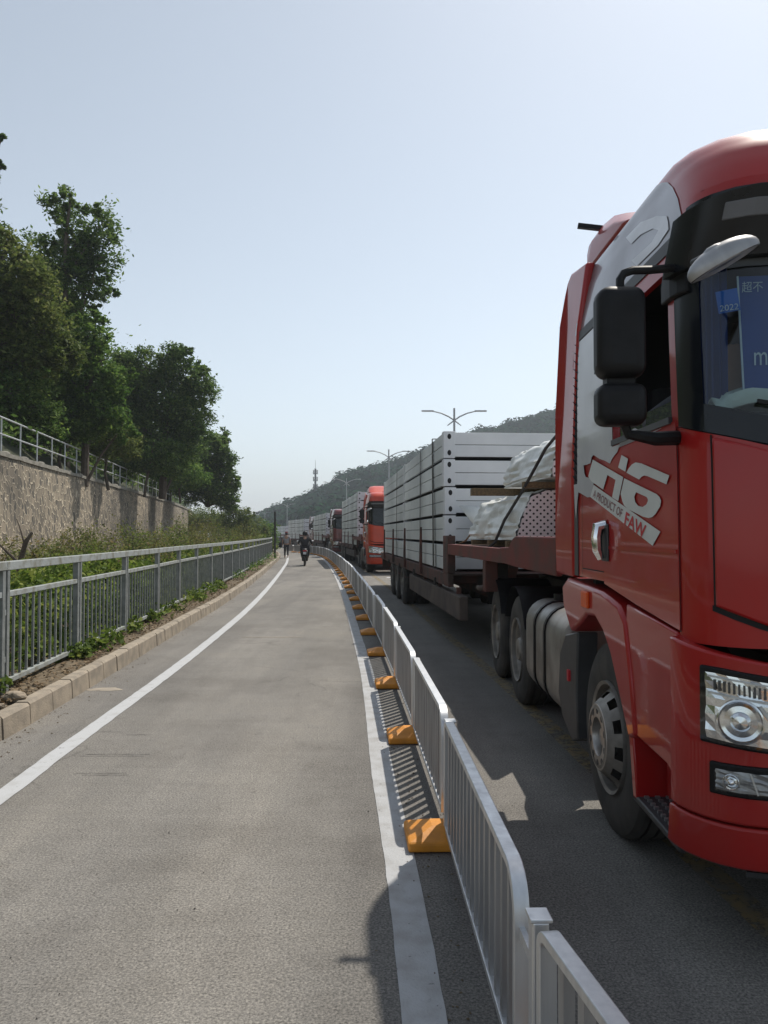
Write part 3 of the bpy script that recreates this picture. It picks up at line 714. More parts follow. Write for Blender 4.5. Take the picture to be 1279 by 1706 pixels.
tree('spreading_tree', sbase(270,43), cl(43,[(285,590,22,20),(245,610,38,32),(300,625,36,32),(330,650,28,30),(225,650,38,38),(275,670,50,38),(320,700,34,34),(240,715,46,40),(290,745,44,38),(208,600,20,18),(205,690,34,44),(200,640,26,30)]), L0, leaf=.20, dens=1.0,
     label='round dark green tree in the middle of the slope, with a sprig at its top', trunk=.18, seed=12, sub=.38)
tree('spreading_tree', sbase(345,56), cl(56,[(345,755,34,26),(370,775,22,26),(330,790,36,30),(365,815,30,26),(385,805,12,16),(320,815,30,24),(380,838,18,14)]), L0, leaf=.22, dens=1.05,
     label='lowest dark tree at the right end of the slope, above the end of the wall', trunk=.16, seed=15)
tree('spreading_tree', sbase(-70,30), cl(30,[(-92,260,66,48),(-90,330,64,60),(-90,420,60,60),(-9,218,7,6),(-8,268,7,5)]), L0, leaf=.17, dens=.8,
     label='tree mostly outside the left picture edge with a few twigs reaching in high up', trunk=.2, seed=17)
# dark understorey right behind the railing
for i, (u, v, D, ru, rv, lm, lb) in enumerate([
    (20,658,27.5,62,50,L0,'dark bush filling the shade behind the railing at the left picture edge'),
    (105,702,31,50,40,L0,'dark bush behind the railing under the olive tree'),
    (180,732,34.5,44,36,L2,'olive bush with twigs behind the railing below the bright green tree'),
    (240,762,41,46,32,L0,'dark bush behind the railing below the round dark tree'),
    (300,788,49,40,26,L1,'small green bush behind the far part of the railing'),
    (62,716,29,40,28,L1,'low green bush sprouting through the railing near the left picture edge')]):
    tree('understorey_bush', sbase(u,D), cl(D,[(u,v,ru,rv),(u-ru*.6,v+rv*.3,ru*.6,rv*.7),(u+ru*.6,v+rv*.35,ru*.6,rv*.6)]), lm, leaf=.15, dens=1.25, label=lb, cat='bush', group='bushes behind the pipe railing', trunk=.06, seed=30+i, nleaf=24)
# low undergrowth covering the slope behind the railing
g_u = np.random.default_rng(61); nu = 1500; yu = 18+70*g_u.uniform(0,1,nu)**1.2; du = .6+13*g_u.uniform(0,1,nu)**1.3
xu = np.array([WX(t) for t in yu])-.45-du; zu = np.array([hsl(t) for t in du])
mu = 34; hu = .35+.9*g_u.uniform(0,1,nu)
Cu = np.stack([xu[:,None]+g_u.normal(size=(nu,mu))*.42, yu[:,None]+g_u.normal(size=(nu,mu))*.5, zu[:,None]+hu[:,None]*g_u.uniform(0,1,(nu,mu))],axis=2).reshape(-1,3)
o = bpy.data.objects.new('slope_undergrowth', leafmesh('slope_undergrowth', Cu, .22, L0, seed=61, aspect=.5)); COL.objects.link(o)
tag(o, 'low leafy undergrowth on the slope behind the pipe railing', 'undergrowth', kind='stuff')
# deeper dark trees closing the slope
for i, (u, v, D, ru, rv, lb) in enumerate([(40,590,42,110,120,'shaded tree deep behind the olive tree at the left picture edge'),
        (170,660,48,80,70,'shaded tree deep between the bright green tree and the round dark tree'),
        (280,745,58,70,55,'shaded tree deep behind the round dark tree')]):
    tree('shaded_tree', sbase(u,D), cl(D,[(u,v,ru,rv),(u-ru*.5,v+rv*.5,ru*.7,rv*.6),(u+ru*.45,v+rv*.5,ru*.6,rv*.6)]), L0, leaf=.3, dens=.55, label=lb, group='shaded trees deep in the slope', trunk=.15, seed=50+i, nleaf=30)

# ------------------------------------------------------------------ scrub in front of the wall
def shrub(x, y, h, w, lm, label, seed, n=1400, leaf=.06, stems=9, group='scrub between the railing and the wall', cat='shrub', name='scrub_bush'):
    g = np.random.default_rng(seed); r = empty(name, (x,y,.2)); tag(r, label, cat, group)
    sm = MB(); rt = random.Random(seed); C = []
    for s in range(stems):
        a = rt.uniform(0,6.28); sp = rt.uniform(.15,1)*w; hh = h*rt.uniform(.6,1.05)*(1-.35*(sp/w)**2)
        pts = [Vector((0.15*math.cos(a),.15*math.sin(a),-.05)), Vector((sp*.45*math.cos(a)+rt.uniform(-.08,.08),sp*.45*math.sin(a),hh*.5)), Vector((sp*math.cos(a)+rt.uniform(-.1,.1),sp*math.sin(a)+rt.uniform(-.1,.1),hh))]
        sm.tube(pts, [.016,.011,.004], 5)
        for b in range(6):
            t = rt.uniform(.2,1); q = pts[1].lerp(pts[2], (t-.5)*2) if t > .5 else pts[0].lerp(pts[1], t*2)
            e = q+Vector((rt.uniform(-.35,.35),rt.uniform(-.35,.35),rt.uniform(.1,.4)))*w*.6; sm.tube([q,e], [.007,.003], 4)
            m = max(3, n//(stems*6)); C.append(np.array(q)+(np.array(e)-np.array(q))*g.uniform(0,1.1,(m,1))+g.normal(size=(m,3))*.10*w)
    sm.build('stems', M['bark'], r, fix=False)
    C = np.concatenate(C); C[:,2] = np.maximum(C[:,2], .02)
    o = bpy.data.objects.new('foliage', leafmesh('foliage', C, leaf, lm, seed=seed, aspect=.5)); COL.objects.link(o); o.parent = r
    return r
rs = random.Random(21); sk = 0
spots = []
for (u, D, h, w, kind) in [(25,13,1.9,.9,0),(-20,16,2.1,1.0,1),(70,15,1.75,.9,1),(120,14,1.9,1.0,2),(165,16,2.25,1.1,0),(205,17,2.25,1.1,2),(150,20,2.3,1.2,1),(245,18.5,2.2,1.1,1),(215,23,2.5,1.3,0),(280,21,2.3,1.2,2),
        (265,27,2.5,1.3,1),(315,25,2.3,1.2,0),(300,31,2.7,1.4,2),(345,29,2.4,1.3,1),(335,36,3.0,1.5,0),(372,34,2.6,1.4,2),(360,42,3.1,1.6,1),(395,40,2.6,1.5,0),(385,48,3.2,1.7,2),(412,46,2.6,1.6,1),(322,46,3.7,1.7,0),(342,53,4.0,1.9,1),(366,62,4.2,2.1,2),(300,40,3.2,1.6,1),(60,20,1.9,1.1,2),(110,22,2.0,1.2,0),(180,27,2.3,1.3,1),(-45,12,2.0,1.0,0)]:
    spots.append((u,D,h*(.62 if u < 120 else .68),w,kind))
WORD = ['dry brown olive','grey olive twiggy','yellow green leafy']
for i, (u, D, h, w, kind) in enumerate(spots):
    x = (u-639.5)/FPX*D
    lm = [M['leaf_dry'],M['leaf_dry'],M['leaf_olive']][kind]
    side = 'first' if i == 0 else ORD[i]
    shrub(x, D, h, w, lm, '%s scrub bush, %s from the left in front of the stone wall' % (WORD[kind], 'first' if [q[0] for q in sorted(spots)].index(u) == 0 else ORD[[q[0] for q in sorted(spots)].index(u)]), 100+i, n=2300 if D < 25 else 1700, leaf=.065 if D < 20 else .085, stems=10)
# bare dark sapling by the left picture edge
r = empty('bare_sapling', ((30-639.5)/FPX*11.5,11.5,.2)); tag(r, 'bent bare dark sapling stump behind the railing at the left picture edge', 'sapling')
MB().tube([(0,0,-.1),(.03,0,.55),(.02,.02,.95),(.12,0,1.28),(.2,.03,1.42)], [.05,.04,.042,.035,.02], 7).build('trunk', M['bark'], r, smooth=True)
MB().tube([(.02,.02,.95),(-.25,.02,1.2),(-.42,0,1.42)], [.025,.014,.006], 6).build('branch', M['bark'], r)
MB().tube([(.10,0,1.25),(.0,.05,1.5),(-.05,.05,1.62)], [.018,.01,.005], 6).build('branch', M['bark'], r)
# young trees and hedge at the far bend
for i, (u, v, D, ru, rv, lb) in enumerate([(415,885,72,28,24,'round green bush at the bend behind the railing end, left of two'),(443,889,80,20,20,'green bush at the bend beside the dark pole, right of two'),
        (392,872,64,26,30,'taller olive bush right below the lowest dark tree'),(428,905,58,30,12,'low yellow green bush behind the far railing'),(338,866,74,40,20,'olive thicket where the stone wall ends, below the lowest dark tree')]):
    x = (u-639.5)/FPX*D
    tree('bend_bush', (x,D,.1), cl(D,[(u,v,ru,rv),(u-ru*.6,v+6,ru*.7,rv*.7),(u+ru*.6,v+6,ru*.6,rv*.7)]), [L2,L1,L2,M['leaf_ivy'],L2][i], leaf=.2, dens=1.0, label=lb, cat='bush', group='bushes at the bend', trunk=.06, seed=80+i, nleaf=22)

# ------------------------------------------------------------------ climbers behind the railing, litter and weeds
g = np.random.default_rng(77)
n = 2600; y = 1+44*g.uniform(0,1,n)**1.4; off = g.uniform(.12,2.2,n)**1
Fv = np.array([F(t) for t in y]); x = Fv-off
hh = (.35+.55*np.array([.5+.8*noise.noise((a*.9,b*.9,1)) for a,b in zip(x,y)]))*np.clip(off*1.6,.35,1.25)
hh = np.clip(hh,.12,1.1)
m = 30; z = .2+hh[:,None]*g.uniform(.1,1,(n,m))**.6
C = np.stack([x[:,None]+g.normal(size=(n,m))*.13, y[:,None]+g.normal(size=(n,m))*.16, z], axis=2).reshape(-1,3)
Fc = np.interp(C[:,1], np.linspace(0,60,121), [F(t) for t in np.linspace(0,60,121)])
C = C[C[:,0] < Fc-.06]
n2 = 5000; y2 = 6.2+30*g.uniform(0,1,n2)**1.5; o2 = g.uniform(-.15,.34,n2); k2 = np.array([noise.noise((a*.75,3.3,0))+.35*noise.noise((a*2.7,1.1,0)) for a in y2])
keep = k2 > .08+1.2*np.maximum(0,o2); y2 = y2[keep]; o2 = o2[keep]; k2 = k2[keep]
z2 = .19+g.uniform(0,1,len(y2))*np.clip(.10+.35*k2,.03,.32)*(1-np.clip(o2,0,.3)*2)
C = np.concatenate([C, np.stack([np.array([F(t) for t in y2])+o2, y2, z2],axis=1)])
o = bpy.data.objects.new('climber_growth', leafmesh('climber_growth', C, .085, M['leaf_ivy'], seed=3, aspect=.7, up=.2)); COL.objects.link(o)
tag(o, 'mass of leafy climbers growing behind the railing', 'climbers', kind='stuff')
n = 5200; y = 5+30*g.uniform(0,1,n)**1.7; x = np.array([K(t) for t in y])-.13-g.uniform(0,.55,n)
C = np.stack([x,y,.188+.03*g.uniform(0,1,n)],axis=1)
o = bpy.data.objects.new('leaf_litter', leafmesh('leaf_litter', C, .05, M['leaf_litter'], seed=4, aspect=.55, up=1.2)); COL.objects.link(o)
tag(o, 'dry leaf litter on the strip behind the kerb', 'leaf litter', kind='stuff')
def weed(x, y, s, sd, lm, label):
    q = np.random.default_rng(sd+40); nn = 130; a = q.uniform(0,6.28,nn); r_ = s*q.uniform(.05,1,nn)
    C = np.stack([r_*np.cos(a), r_*np.sin(a), .03+s*1.1*q.uniform(.05,1,nn)*(1-.5*r_/s)],axis=1)
    o = bpy.data.objects.new('weed', leafmesh('weed', C, .07, lm, seed=sd, aspect=.6)); COL.objects.link(o); o.location = (x,y,.17)
    tag(o, label, 'weed', 'weeds along the kerb')
for i, (y, off, s, w) in enumerate([(8.75,.36,.16,'at the foot of the second railing post pair'),(9.3,.42,.13,'beside the bottom rail of the second railing panel'),(11.2,.38,.2,'at the foot of the third railing post pair'),(12.4,.42,.17,'under the third railing panel'),
        (14.0,.4,.22,'under the fourth railing panel'),(16.5,.42,.24,'under the fifth railing panel'),(19.5,.4,.22,'under the sixth railing panel'),(24,.38,.3,'far along the kerb under the eighth railing panel'),(29,.35,.33,'far along the kerb under the tenth railing panel'),(34,.3,.36,'far along the kerb before the dark pole'),(39,.28,.4,'by the kerb just before the dark pole'),(43,.3,.4,'by the kerb beside the dark pole')]):
    weed(K(y)-off, y, s, 200+i, M['leaf_ivy'] if i < 7 else M['leaf_green'], 'leafy green weed '+w)

# ------------------------------------------------------------------ wooded hill beyond the road
HU = [380,430,450,480,520,565,595,624,654,673,773,860,925,1000,1100,1279,1500]
HV = [893,872,858,840,822,798,785,778,772,760,719,700,682,668,652,640,640]
HD = 390.0
hx = [(u-639.5)/FPX*HD for u in HU]; hz = [EYE+(HOR-v)/FPX*HD-6.5 for v in HV]
def ridge(x): return max(-1, interp(x, hx, hz))
def hillz(x, y):
    yb = 190 if x > -10 else 190+(-10-x)*2.2
    yb = min(yb, HD-60)
    t = min(1, max(0, (y-yb)/(HD-yb))); s = t*t*(3-2*t)*.35+.65*t
    z = ridge(x)*s if y <= HD else ridge(x)*(1-.2*min(1,(y-HD)/150))
    return z+3.0*noise.noise((x*.03,y*.03,2))*min(1,t*3)-.4
mb = MB(); vs = []; fs = []; xs = frange(-90, 300, 7.8); yy = frange(180, 500, 8)
for y in yy:
    for x in xs: vs.append((x,y,hillz(x,y)))
nx = len(xs)
for j in range(len(yy)-1):
    for i in range(nx-1): a = j*nx+i; fs.append((a,a+1,a+nx+1,a+nx))
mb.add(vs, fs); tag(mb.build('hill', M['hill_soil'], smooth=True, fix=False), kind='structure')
g = np.random.default_rng(9); CC = []; SZ = []; ND = []; core = MB(); rh = random.Random(3)
NT = 0; tries = 0
while NT < 2100 and tries < 14000:
    tries += 1
    x = rh.uniform(-80, 205); y = rh.uniform(200, HD+10)
    z = hillz(x,y)
    if z < .6: continue
    u = 639.5+FPX*x/y
    if u > 1290 or u < 400: continue
    r = rh.uniform(2.2,4.2); h = r*rh.uniform(.8,1.25); NT += 1
    d = g.normal(size=(75,3)); d[:,2] = np.abs(d[:,2])*1.1-.25; d[:,1] -= .3; d /= np.linalg.norm(d,axis=1)[:,None]
    k = 1+.25*g.normal(size=75)[:,None]*.5
    CC.append(np.array((x,y,z+h*.9))+d*k*np.array((r,r,h))); SZ.append(g.uniform(1.2,2.3,75)); ND.append(d*5.0)
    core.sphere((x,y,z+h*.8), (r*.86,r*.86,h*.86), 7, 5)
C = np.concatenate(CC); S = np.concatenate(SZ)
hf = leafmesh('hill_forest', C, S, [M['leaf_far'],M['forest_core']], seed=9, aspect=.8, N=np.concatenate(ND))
bm = bmesh.new(); bm.from_mesh(hf); nv = len(bm.verts)
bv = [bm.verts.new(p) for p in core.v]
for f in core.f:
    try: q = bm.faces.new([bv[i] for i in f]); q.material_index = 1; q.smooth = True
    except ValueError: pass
bm.to_mesh(hf); bm.free()
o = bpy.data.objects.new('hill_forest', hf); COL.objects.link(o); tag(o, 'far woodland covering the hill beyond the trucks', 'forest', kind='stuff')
# haze between here and the hill
hb = MB(); hb.box(-1600,1600,-350,2300,-1.2,110)
hm = bpy.data.materials.new('haze'); hm.use_nodes = True; n_ = hm.node_tree; n_.nodes.clear()
pv = n_.nodes.new('ShaderNodeVolumePrincipled'); pv.inputs['Color'].default_value = (.82,.91,1.0,1); pv.inputs['Density'].default_value = .00062
pv.inputs['Anisotropy'].default_value = .2
ou = n_.nodes.new('ShaderNodeOutputMaterial'); n_.links.new(pv.outputs[0], ou.inputs['Volume'])
ho = hb.build('haze', hm); tag(ho, kind='stuff')
# ================================================================== TRUCKS
HW, CR, YB = 1.25, .25, .62
LF = HW-CR; CQ = CR*math.pi/2; SD0 = LF+CQ; SIDE = 1.73           # front flat half, corner arc, side length (metres along the outline)
ZK = [.30,.40,.55,1.0,1.9,2.4,2.65,2.72,2.88,2.94,3.02,3.10,3.15,3.19,3.235,3.27,3.295,3.315]
YK = [-1.33,-1.37,-1.39,-1.40,-1.38,-1.33,-1.30,-1.33,-1.39,-1.38,-1.35,-1.31,-1.27,-1.23,-1.15,-1.00,-.72,-.10]
IK = [0,0,0,0,0,.005,.012,.016,.03,.04,.055,.07,.085,.09,.105,.13,.17,.36]
def cab_pt(a, z, sg=-1, off=0.0, inset=0.0):
    """point of the cab skin: a = metres along the outline from the middle of the front, z = height"""
    yf = interp(z, ZK, YK); ins = interp(z, ZK, IK); R = CR*(1+min(.5,max(0,(z-2.95)*1.2)))
    xs = HW-ins
    if a < LF:
        f = a/LF; x = (xs-R)*f; y = yf-.075*(1-f*f); nx, ny = .15*f, -1
    elif a < SD0:
        t = (a-LF)/CR; x = xs-R+R*math.sin(t); y = yf+R-R*math.cos(t); nx, ny = math.sin(t), -math.cos(t)
    else:
        x = xs; y = yf+R+(a-SD0)/SIDE*(YB-yf-R); nx, ny = 1, 0
    l = math.hypot(nx, ny); x += nx/l*off; y += ny/l*off
    return (sg*x, y, z)
def aS(y): return SD0+(y+1.13)/1.75*SIDE                           # outline position of a point y on the cab's side
def patch(mb, a0, a1, zlo, zhi, na=8, nz=6, sgs=(-1,1), off=0.0, thick=0.0):
    zl = zlo if callable(zlo) else (lambda a: zlo); zh = zhi if callable(zhi) else (lambda a: zhi)
    for sg in sgs:
        A = [a0+(a1-a0)*i/na for i in range(na+1)]
        g = lambda o: [cab_pt(a, zl(a)+(zh(a)-zl(a))*j/nz, sg, o) for j in range(nz+1) for a in A]
        vs = g(off); N = len(vs); w = na+1
        fs = [(j*w+i, j*w+i+1, (j+1)*w+i+1, (j+1)*w+i) for j in range(nz) for i in range(na)]
        if thick:
            vs = vs+g(off-thick)
            rim = [i for i in range(w)]+[j*w+na for j in range(1,nz+1)]+[nz*w+i for i in range(na-1,-1,-1)]+[j*w for j in range(nz-1,0,-1)]
            fs += [(rim[k], rim[(k+1)%len(rim)], rim[(k+1)%len(rim)]+N, rim[k]+N) for k in range(len(rim))]
        mb.add(vs, fs)
def front(mb, a1, zlo, zhi, na=24, nz=4, off=0.0, thick=0.0):      # right across the front from -a1 to a1
    zl = zlo if callable(zlo) else (lambda a: zlo); zh = zhi if callable(zhi) else (lambda a: zhi)
    A = [-a1+2*a1*i/na for i in range(na+1)]
    g = lambda o: [cab_pt(abs(a), zl(abs(a))+(zh(abs(a))-zl(abs(a)))*j/nz, -1 if a <= 0 else 1, o) for j in range(nz+1) for a in A]
    vs = g(off); N = len(vs); w = na+1
    fs = [(j*w+i, j*w+i+1, (j+1)*w+i+1, (j+1)*w+i) for j in range(nz) for i in range(na)]
    if thick:
        vs = vs+g(off-thick)
        rim = [i for i in range(w)]+[j*w+na for j in range(1,nz+1)]+[nz*w+i for i in range(na-1,-1,-1)]+[j*w for j in range(nz-1,0,-1)]
        fs += [(rim[k], rim[(k+1)%len(rim)], rim[(k+1)%len(rim)]+N, rim[k]+N) for k in range(len(rim))]
    mb.add(vs, fs)
TX, TY = 2.43, 4.20                                                # nearest tractor: middle of its front axle
def px2(u, v, X=1.175):                                            # photo pixel on the near flank (plane X) -> (y, z) in the truck
    D = X*FPX/(u-639.5); return (D-TY, EYE+(HOR-v)/FPX*D)
def flat_poly(mb, poly, off, hole=None, maxlen=.16, sg=-1):
    """a sticker cut to an outline, laid on the cab side"""
    bm = bmesh.new(); ed = []
    for ring in [poly]+([hole] if hole else []):
        vs = [bm.verts.new((p[0],p[1],0)) for p in ring]
        ed += [bm.edges.new((vs[i], vs[(i+1)%len(vs)])) for i in range(len(vs))]
    bmesh.ops.triangle_fill(bm, use_beauty=True, use_dissolve=False, edges=ed)
    for _ in range(4):
        lo = [e for e in bm.edges if e.calc_length() > maxlen]
        if not lo: break
        bmesh.ops.subdivide_edges(bm, edges=lo, cuts=1); bmesh.ops.triangulate(bm, faces=bm.faces)
    bm.verts.index_update()
    mb.add([cab_pt(aS(v.co.x), v.co.y, sg, off) for v in bm.verts], [tuple(v.index for v in f.verts) for f in bm.faces]); bm.free()
def text_mesh(s, size=1.0, bold=0.0):
    cu = bpy.data.curves.new('lettering','FONT'); cu.body = s; cu.size = size; cu.align_x = 'LEFT'; cu.resolution_u = 3; cu.offset = bold
    o = bpy.data.objects.new('lettering', cu); COL.objects.link(o); dg = bpy.context.evaluated_depsgraph_get()
    me = bpy.data.meshes.new_from_object(o.evaluated_get(dg)); vs = [tuple(v.co) for v in me.vertices]; fs = [tuple(p.vertices) for p in me.polygons]
    bpy.data.objects.remove(o); bpy.data.meshes.remove(me); bpy.data.curves.remove(cu)
    return vs, fs

# ---------------------------------------------------------------- wheels
def wheel(parent, x, y, sg, dual=False, name='wheel', z=.50):
    """outer tyre face at local x; sg = -1 on the near side"""
    R, w = .515, .29
    o = MB()                                                       # dished disc with hand holes
    n = 60; rings = [(.285,.055 if not dual else .03),(.262,.04),(.238,.015 if not dual else .10),(.205,-.025 if not dual else .12),(.178,-.055 if not dual else .135),(.150,-.062 if not dual else .14)]
    for k in range(len(rings)-1):
        for i in range(n):
            if k == 2 and (i % 6) in (0,1,2): continue
            p = []
            for (r_, h), q in ((rings[k],i),(rings[k],i+1),(rings[k+1],i+1),(rings[k+1],i)):
                a = 2*math.pi*q/n; p.append((x-sg*h, y+r_*math.cos(a), z+r_*math.sin(a)))
            o.add(p, [(0,1,2,3)])
    o.lathe([(.285,x-sg*.055),(.30,x-sg*.01),(.297,x+sg*.01),(.28,x-sg*.0),(.275,x-sg*.2)], (0,y,z), 'x', 40)
    o.lathe([(.27,x-sg*.17),(.01,x-sg*.17)], (0,y,z), 'x', 24)
    wd = o.build(name, M['rim'], parent, smooth=30)
    t = MB()
    prof = [(.285,x-sg*.03),(.30,x-sg*.008),(.345,x+sg*.004),(.41,x+sg*.004),(.465,x-sg*.006),(.497,x-sg*.022),(R,x-sg*.05)]
    for gx in (.085,.145,.205): prof += [(R,x-sg*(gx-.008)),(R-.014,x-sg*(gx-.006)),(R-.014,x-sg*(gx+.006)),(R,x-sg*(gx+.008))]
    prof += [(R,x-sg*(w-.05)),(.49,x-sg*(w-.01)),(.40,x-sg*(w+.005)),(.29,x-sg*w)]
    t.lathe(prof, (0,y,z), 'x', 64); t.build('tyre', M['rubber'], wd, smooth=28)
    if dual:
        t = MB(); t.lathe([(p[0],p[1]-sg*.33) for p in prof], (0,y,z), 'x', 48); t.build('inner_tyre', M['rubber'], wd, smooth=28)
    h = MB()
    if not dual:
        h.lathe([(.178,x+sg*.02),(.180,x+sg*.048),(.174,x+sg*.058),(.104,x+sg*.058),(.098,x+sg*.04),(.094,x-sg*.03)], (0,y,z), 'x', 40)
        h.lathe([(.094,x-sg*.01),(.05,x-sg*.005),(.045,x+sg*.035),(.005,x+sg*.04)], (0,y,z), 'x', 24)
        rr_, hx = .140, x+sg*.058
    else:
        h.lathe([(.15,x-sg*.14),(.145,x-sg*.10),(.115,x-sg*.04),(.10,x-sg*.01),(.05,x),(.004,x+sg*.002)], (0,y,z), 'x', 32)
        rr_, hx = .165, x-sg*.13
    hb_ = h.build('hub', M['hub'] if not dual else M['rim'], wd, smooth=30)
    nb = MB()
    for k in range(10):
        a = 2*math.pi*(k+.5)/10; nb.lathe([(.020,hx-sg*.005),(.020,hx+sg*.002),(.012,hx+sg*(.003 if not dual else .02)),(.002,hx+sg*(.003 if not dual else .02))], (0,y+rr_*math.cos(a),z+rr_*math.sin(a)), 'x', 6)
    nb.mi = 0
    o2 = nb.build('wheel_nuts', M['dark_trim'], wd); o2['kind'] = 'stuff'
    return wd

# ---------------------------------------------------------------- tractor
def tractor(name='tractor_truck', detailed=True, paint=None):
    T = empty(name, (0,0,0)); P = paint or M['red']
    # --- skin
    b = MB()
    patch(b, SD0-.015, SD0+.055, lambda a: 2.03, 2.78, 3, 8)                                # windscreen pillars
    patch(b, SD0+.055, SD0+SIDE, 2.78, 2.94, 12, 2)
    patch(b, 0, SD0+.055, 2.905, 2.94, 22, 1)
    patch(b, SD0-.015, SD0+.055, 2.78, 2.905, 3, 2)
    patch(b, 0, SD0+SIDE, 2.94, 3.315, 34, 14)
    patch(b, aS(-.085), SD0+SIDE, 1.345, 2.78, 8, 8)                                        # rear quarter
    patch(b, 0, SD0+.02, 1.18, lambda a: interp(a,[0,LF,SD0],[1.85,1.92,2.03]), 22, 6)      # front below the screen
    # roof lid and back wall
    top = [cab_pt((SD0+SIDE)*i/34, 3.315, -1) for i in range(35)]; top2 = [(-p[0],p[1],p[2]) for p in top]
    for i in range(34): b.add([top[i], top[i+1], top2[i+1], top2[i]], [(0,1,2,3)])
    zz = [1.345+(3.315-1.345)*j/12 for j in range(13)]
    bk = [cab_pt(SD0+SIDE, z, -1) for z in zz]
    for j in range(12): b.add([bk[j], bk[j+1], (-bk[j+1][0],bk[j+1][1],bk[j+1][2]), (-bk[j][0],bk[j][1],bk[j][2])], [(0,1,2,3)])
    b.box(-1.2,1.2,-1.15,.60,1.20,1.24)                                                     # cab floor
    cab = b.build('cab', P, T, smooth=50)
    for sx in (-.78,.78):                                                                    # raised ridges pressed into the roof front
        rs_ = MB()
        pts = [cab_pt(abs(sx), z, 1 if sx > 0 else -1, .0) for z in (2.96,3.03,3.12,3.2,3.27,3.32,3.35)]
        rs_.tube(pts+[(sx,.3,3.347)], [.004,.012,.02,.024,.024,.02,.016,.012], 8)
        rs_.build('roof_ridge', P, cab, smooth=True)
    # --- doors
    def dlow(a): return interp(a, [SD0, aS(-.6), aS(-.085)], [1.215,1.27,1.335])
    for sg in (-1,1):
        d = MB(); a0, a1 = SD0+.006, aS(-.092)
        patch(d, a0, a1, dlow, 2.055, 12, 8, (sg,), .006, .03)
        patch(d, aS(-.28), a1, 2.055, 2.70, 3, 6, (sg,), .006, .03)
        patch(d, SD0+.06, a1, 2.70, 2.775, 8, 2, (sg,), .006, .03)
        dr = d.build('door', P, T, smooth=50)
        g_ = MB(); patch(g_, SD0+.05, aS(-.27), 2.07, 2.15, 8, 2, (sg,), -.012); g_.build('side_window', M['glass'], dr, smooth=True, fix=False)
        w_ = MB(); patch(w_, SD0+.05, aS(-.27), 2.05, 2.078, 8, 1, (sg,), .016, .03); w_.build('window_sill', M['dark_trim'], dr)
        c_ = MB()                                                                            # door pocket moulding line
        patch(c_, SD0+.02, aS(-.11), 1.52, 1.535, 10, 1, (sg,), .011, .008); c_.build('door_moulding', P, dr, smooth=True)
        # chrome handle
        hy = -.13; x = sg*(HW+.006)
        h = MB(); h.tube([(x+sg*.0,hy-.01,1.645),(x+sg*.040,hy,1.635),(x+sg*.050,hy-.004,1.58),(x+sg*.047,hy-.01,1.51),(x+sg*.03,hy-.014,1.465)], [.03,.034,.03,.027,.018], 10)
        hh = h.build('door_handle', M['chrome'], dr, smooth=True)
        h = MB(); h.box(min(x,x+sg*.012),max(x,x+sg*.012),hy-.065,hy+.045,1.455,1.65); h.build('handle_recess', M['dark_trim'], dr, bevel=.005)
    # panel gaps
    for sg in (-1,1):
        for a0_, a1_, z0_, z1_ in ((aS(-.098),aS(-.084),1.34,2.78),(SD0,SD0+.012,1.21,2.03),(aS(.36),aS(.365),1.36,1.92),(aS(-.08),aS(.365),1.392,1.398)):
            s = MB(); patch(s, a0_, a1_, z0_, z1_, 2, 6, (sg,), .003); s.build('panel_gap', M['seam'], cab)
    # --- black screen surround, visor, glass
    k = MB()
    lo_ = lambda a: interp(a,[0,LF,SD0],[1.855,1.925,2.035])
    patch(k, LF+.235, SD0-.015, lo_, 2.905, 4, 8, off=.002)
    patch(k, 0, LF+.235, lo_, lambda a: interp(a,[0,LF,LF+.235],[1.99,2.03,2.10]), 14, 2, off=.002)
    patch(k, 0, LF+.235, 2.62, 2.905, 14, 6, off=.002)
    sur = k.build('windscreen_surround', M['gloss_black'], T, smooth=50)
    v = MB(); patch(v, 0, SD0-.03, lambda a: 2.665-.03*(a/SD0)**2, lambda a: 2.90-.06*(a/SD0)**4, 20, 3, off=.055, thick=.05)
    vi = v.build('sun_visor', M['gloss_black'], T, smooth=40)
    if detailed:
        for sg in (-1,1):
            q = MB(); patch(q, .62, LF+.16, 2.775, 2.835, 6, 1, (sg,), .060, .01); q.build('marker_lamp', M['slot_grey'], vi, bevel=.004)
    g_ = MB(); patch(g_, 0, LF+.24, lambda a: interp(a,[0,LF,LF+.24],[1.98,2.02,2.09]), 2.63, 18, 6, off=-.004)
    g_.build('windscreen', M['glass'], T, smooth=True, fix=False)
    # wipers
    for sx in (-.55,.35):
        wp = MB(); wp.bar(cab_pt(abs(sx), 2.0, -1 if sx < 0 else 1, .02), cab_pt(abs(sx-.5), 2.09, -1 if sx-.5 < 0 else 1, .02), .012, .014)
        wp.build('wiper', M['black_pl'], T)
    # --- belt strips and vents
    for sg in (-1,1):
        s = MB(); patch(s, SD0-.02, aS(.46), 2.775, 2.835, 12, 1, (sg,), off=.012, thick=.012); s.build('belt_strip', M['dark_trim'], T, smooth=40)
        q = MB(); patch(q, aS(.455), aS(.545), 1.90, 2.80, 1, 6, (sg,), .004); q.build('side_vent', M['seam'], T)
        sl_ = MB()
        for j in range(17):
            z = 1.93+j*.051; x = sg*(HW+.004); i_ = interp(z,ZK,IK)*sg
            sl_.add([(x-i_,.456,z-.02),(x-i_+sg*.014,.456,z-.014),(x-i_+sg*.014,.540,z+.030),(x-i_,.540,z+.024)], [(0,1,2,3)])
        sl_.build('vent_slats', M['dark_trim'], T)
        q = MB(); patch(q, aS(.46), aS(.54), 1.345, 1.90, 1, 4, (sg,), .006, .006); q.build('corner_strip', M['dark_trim'], T)
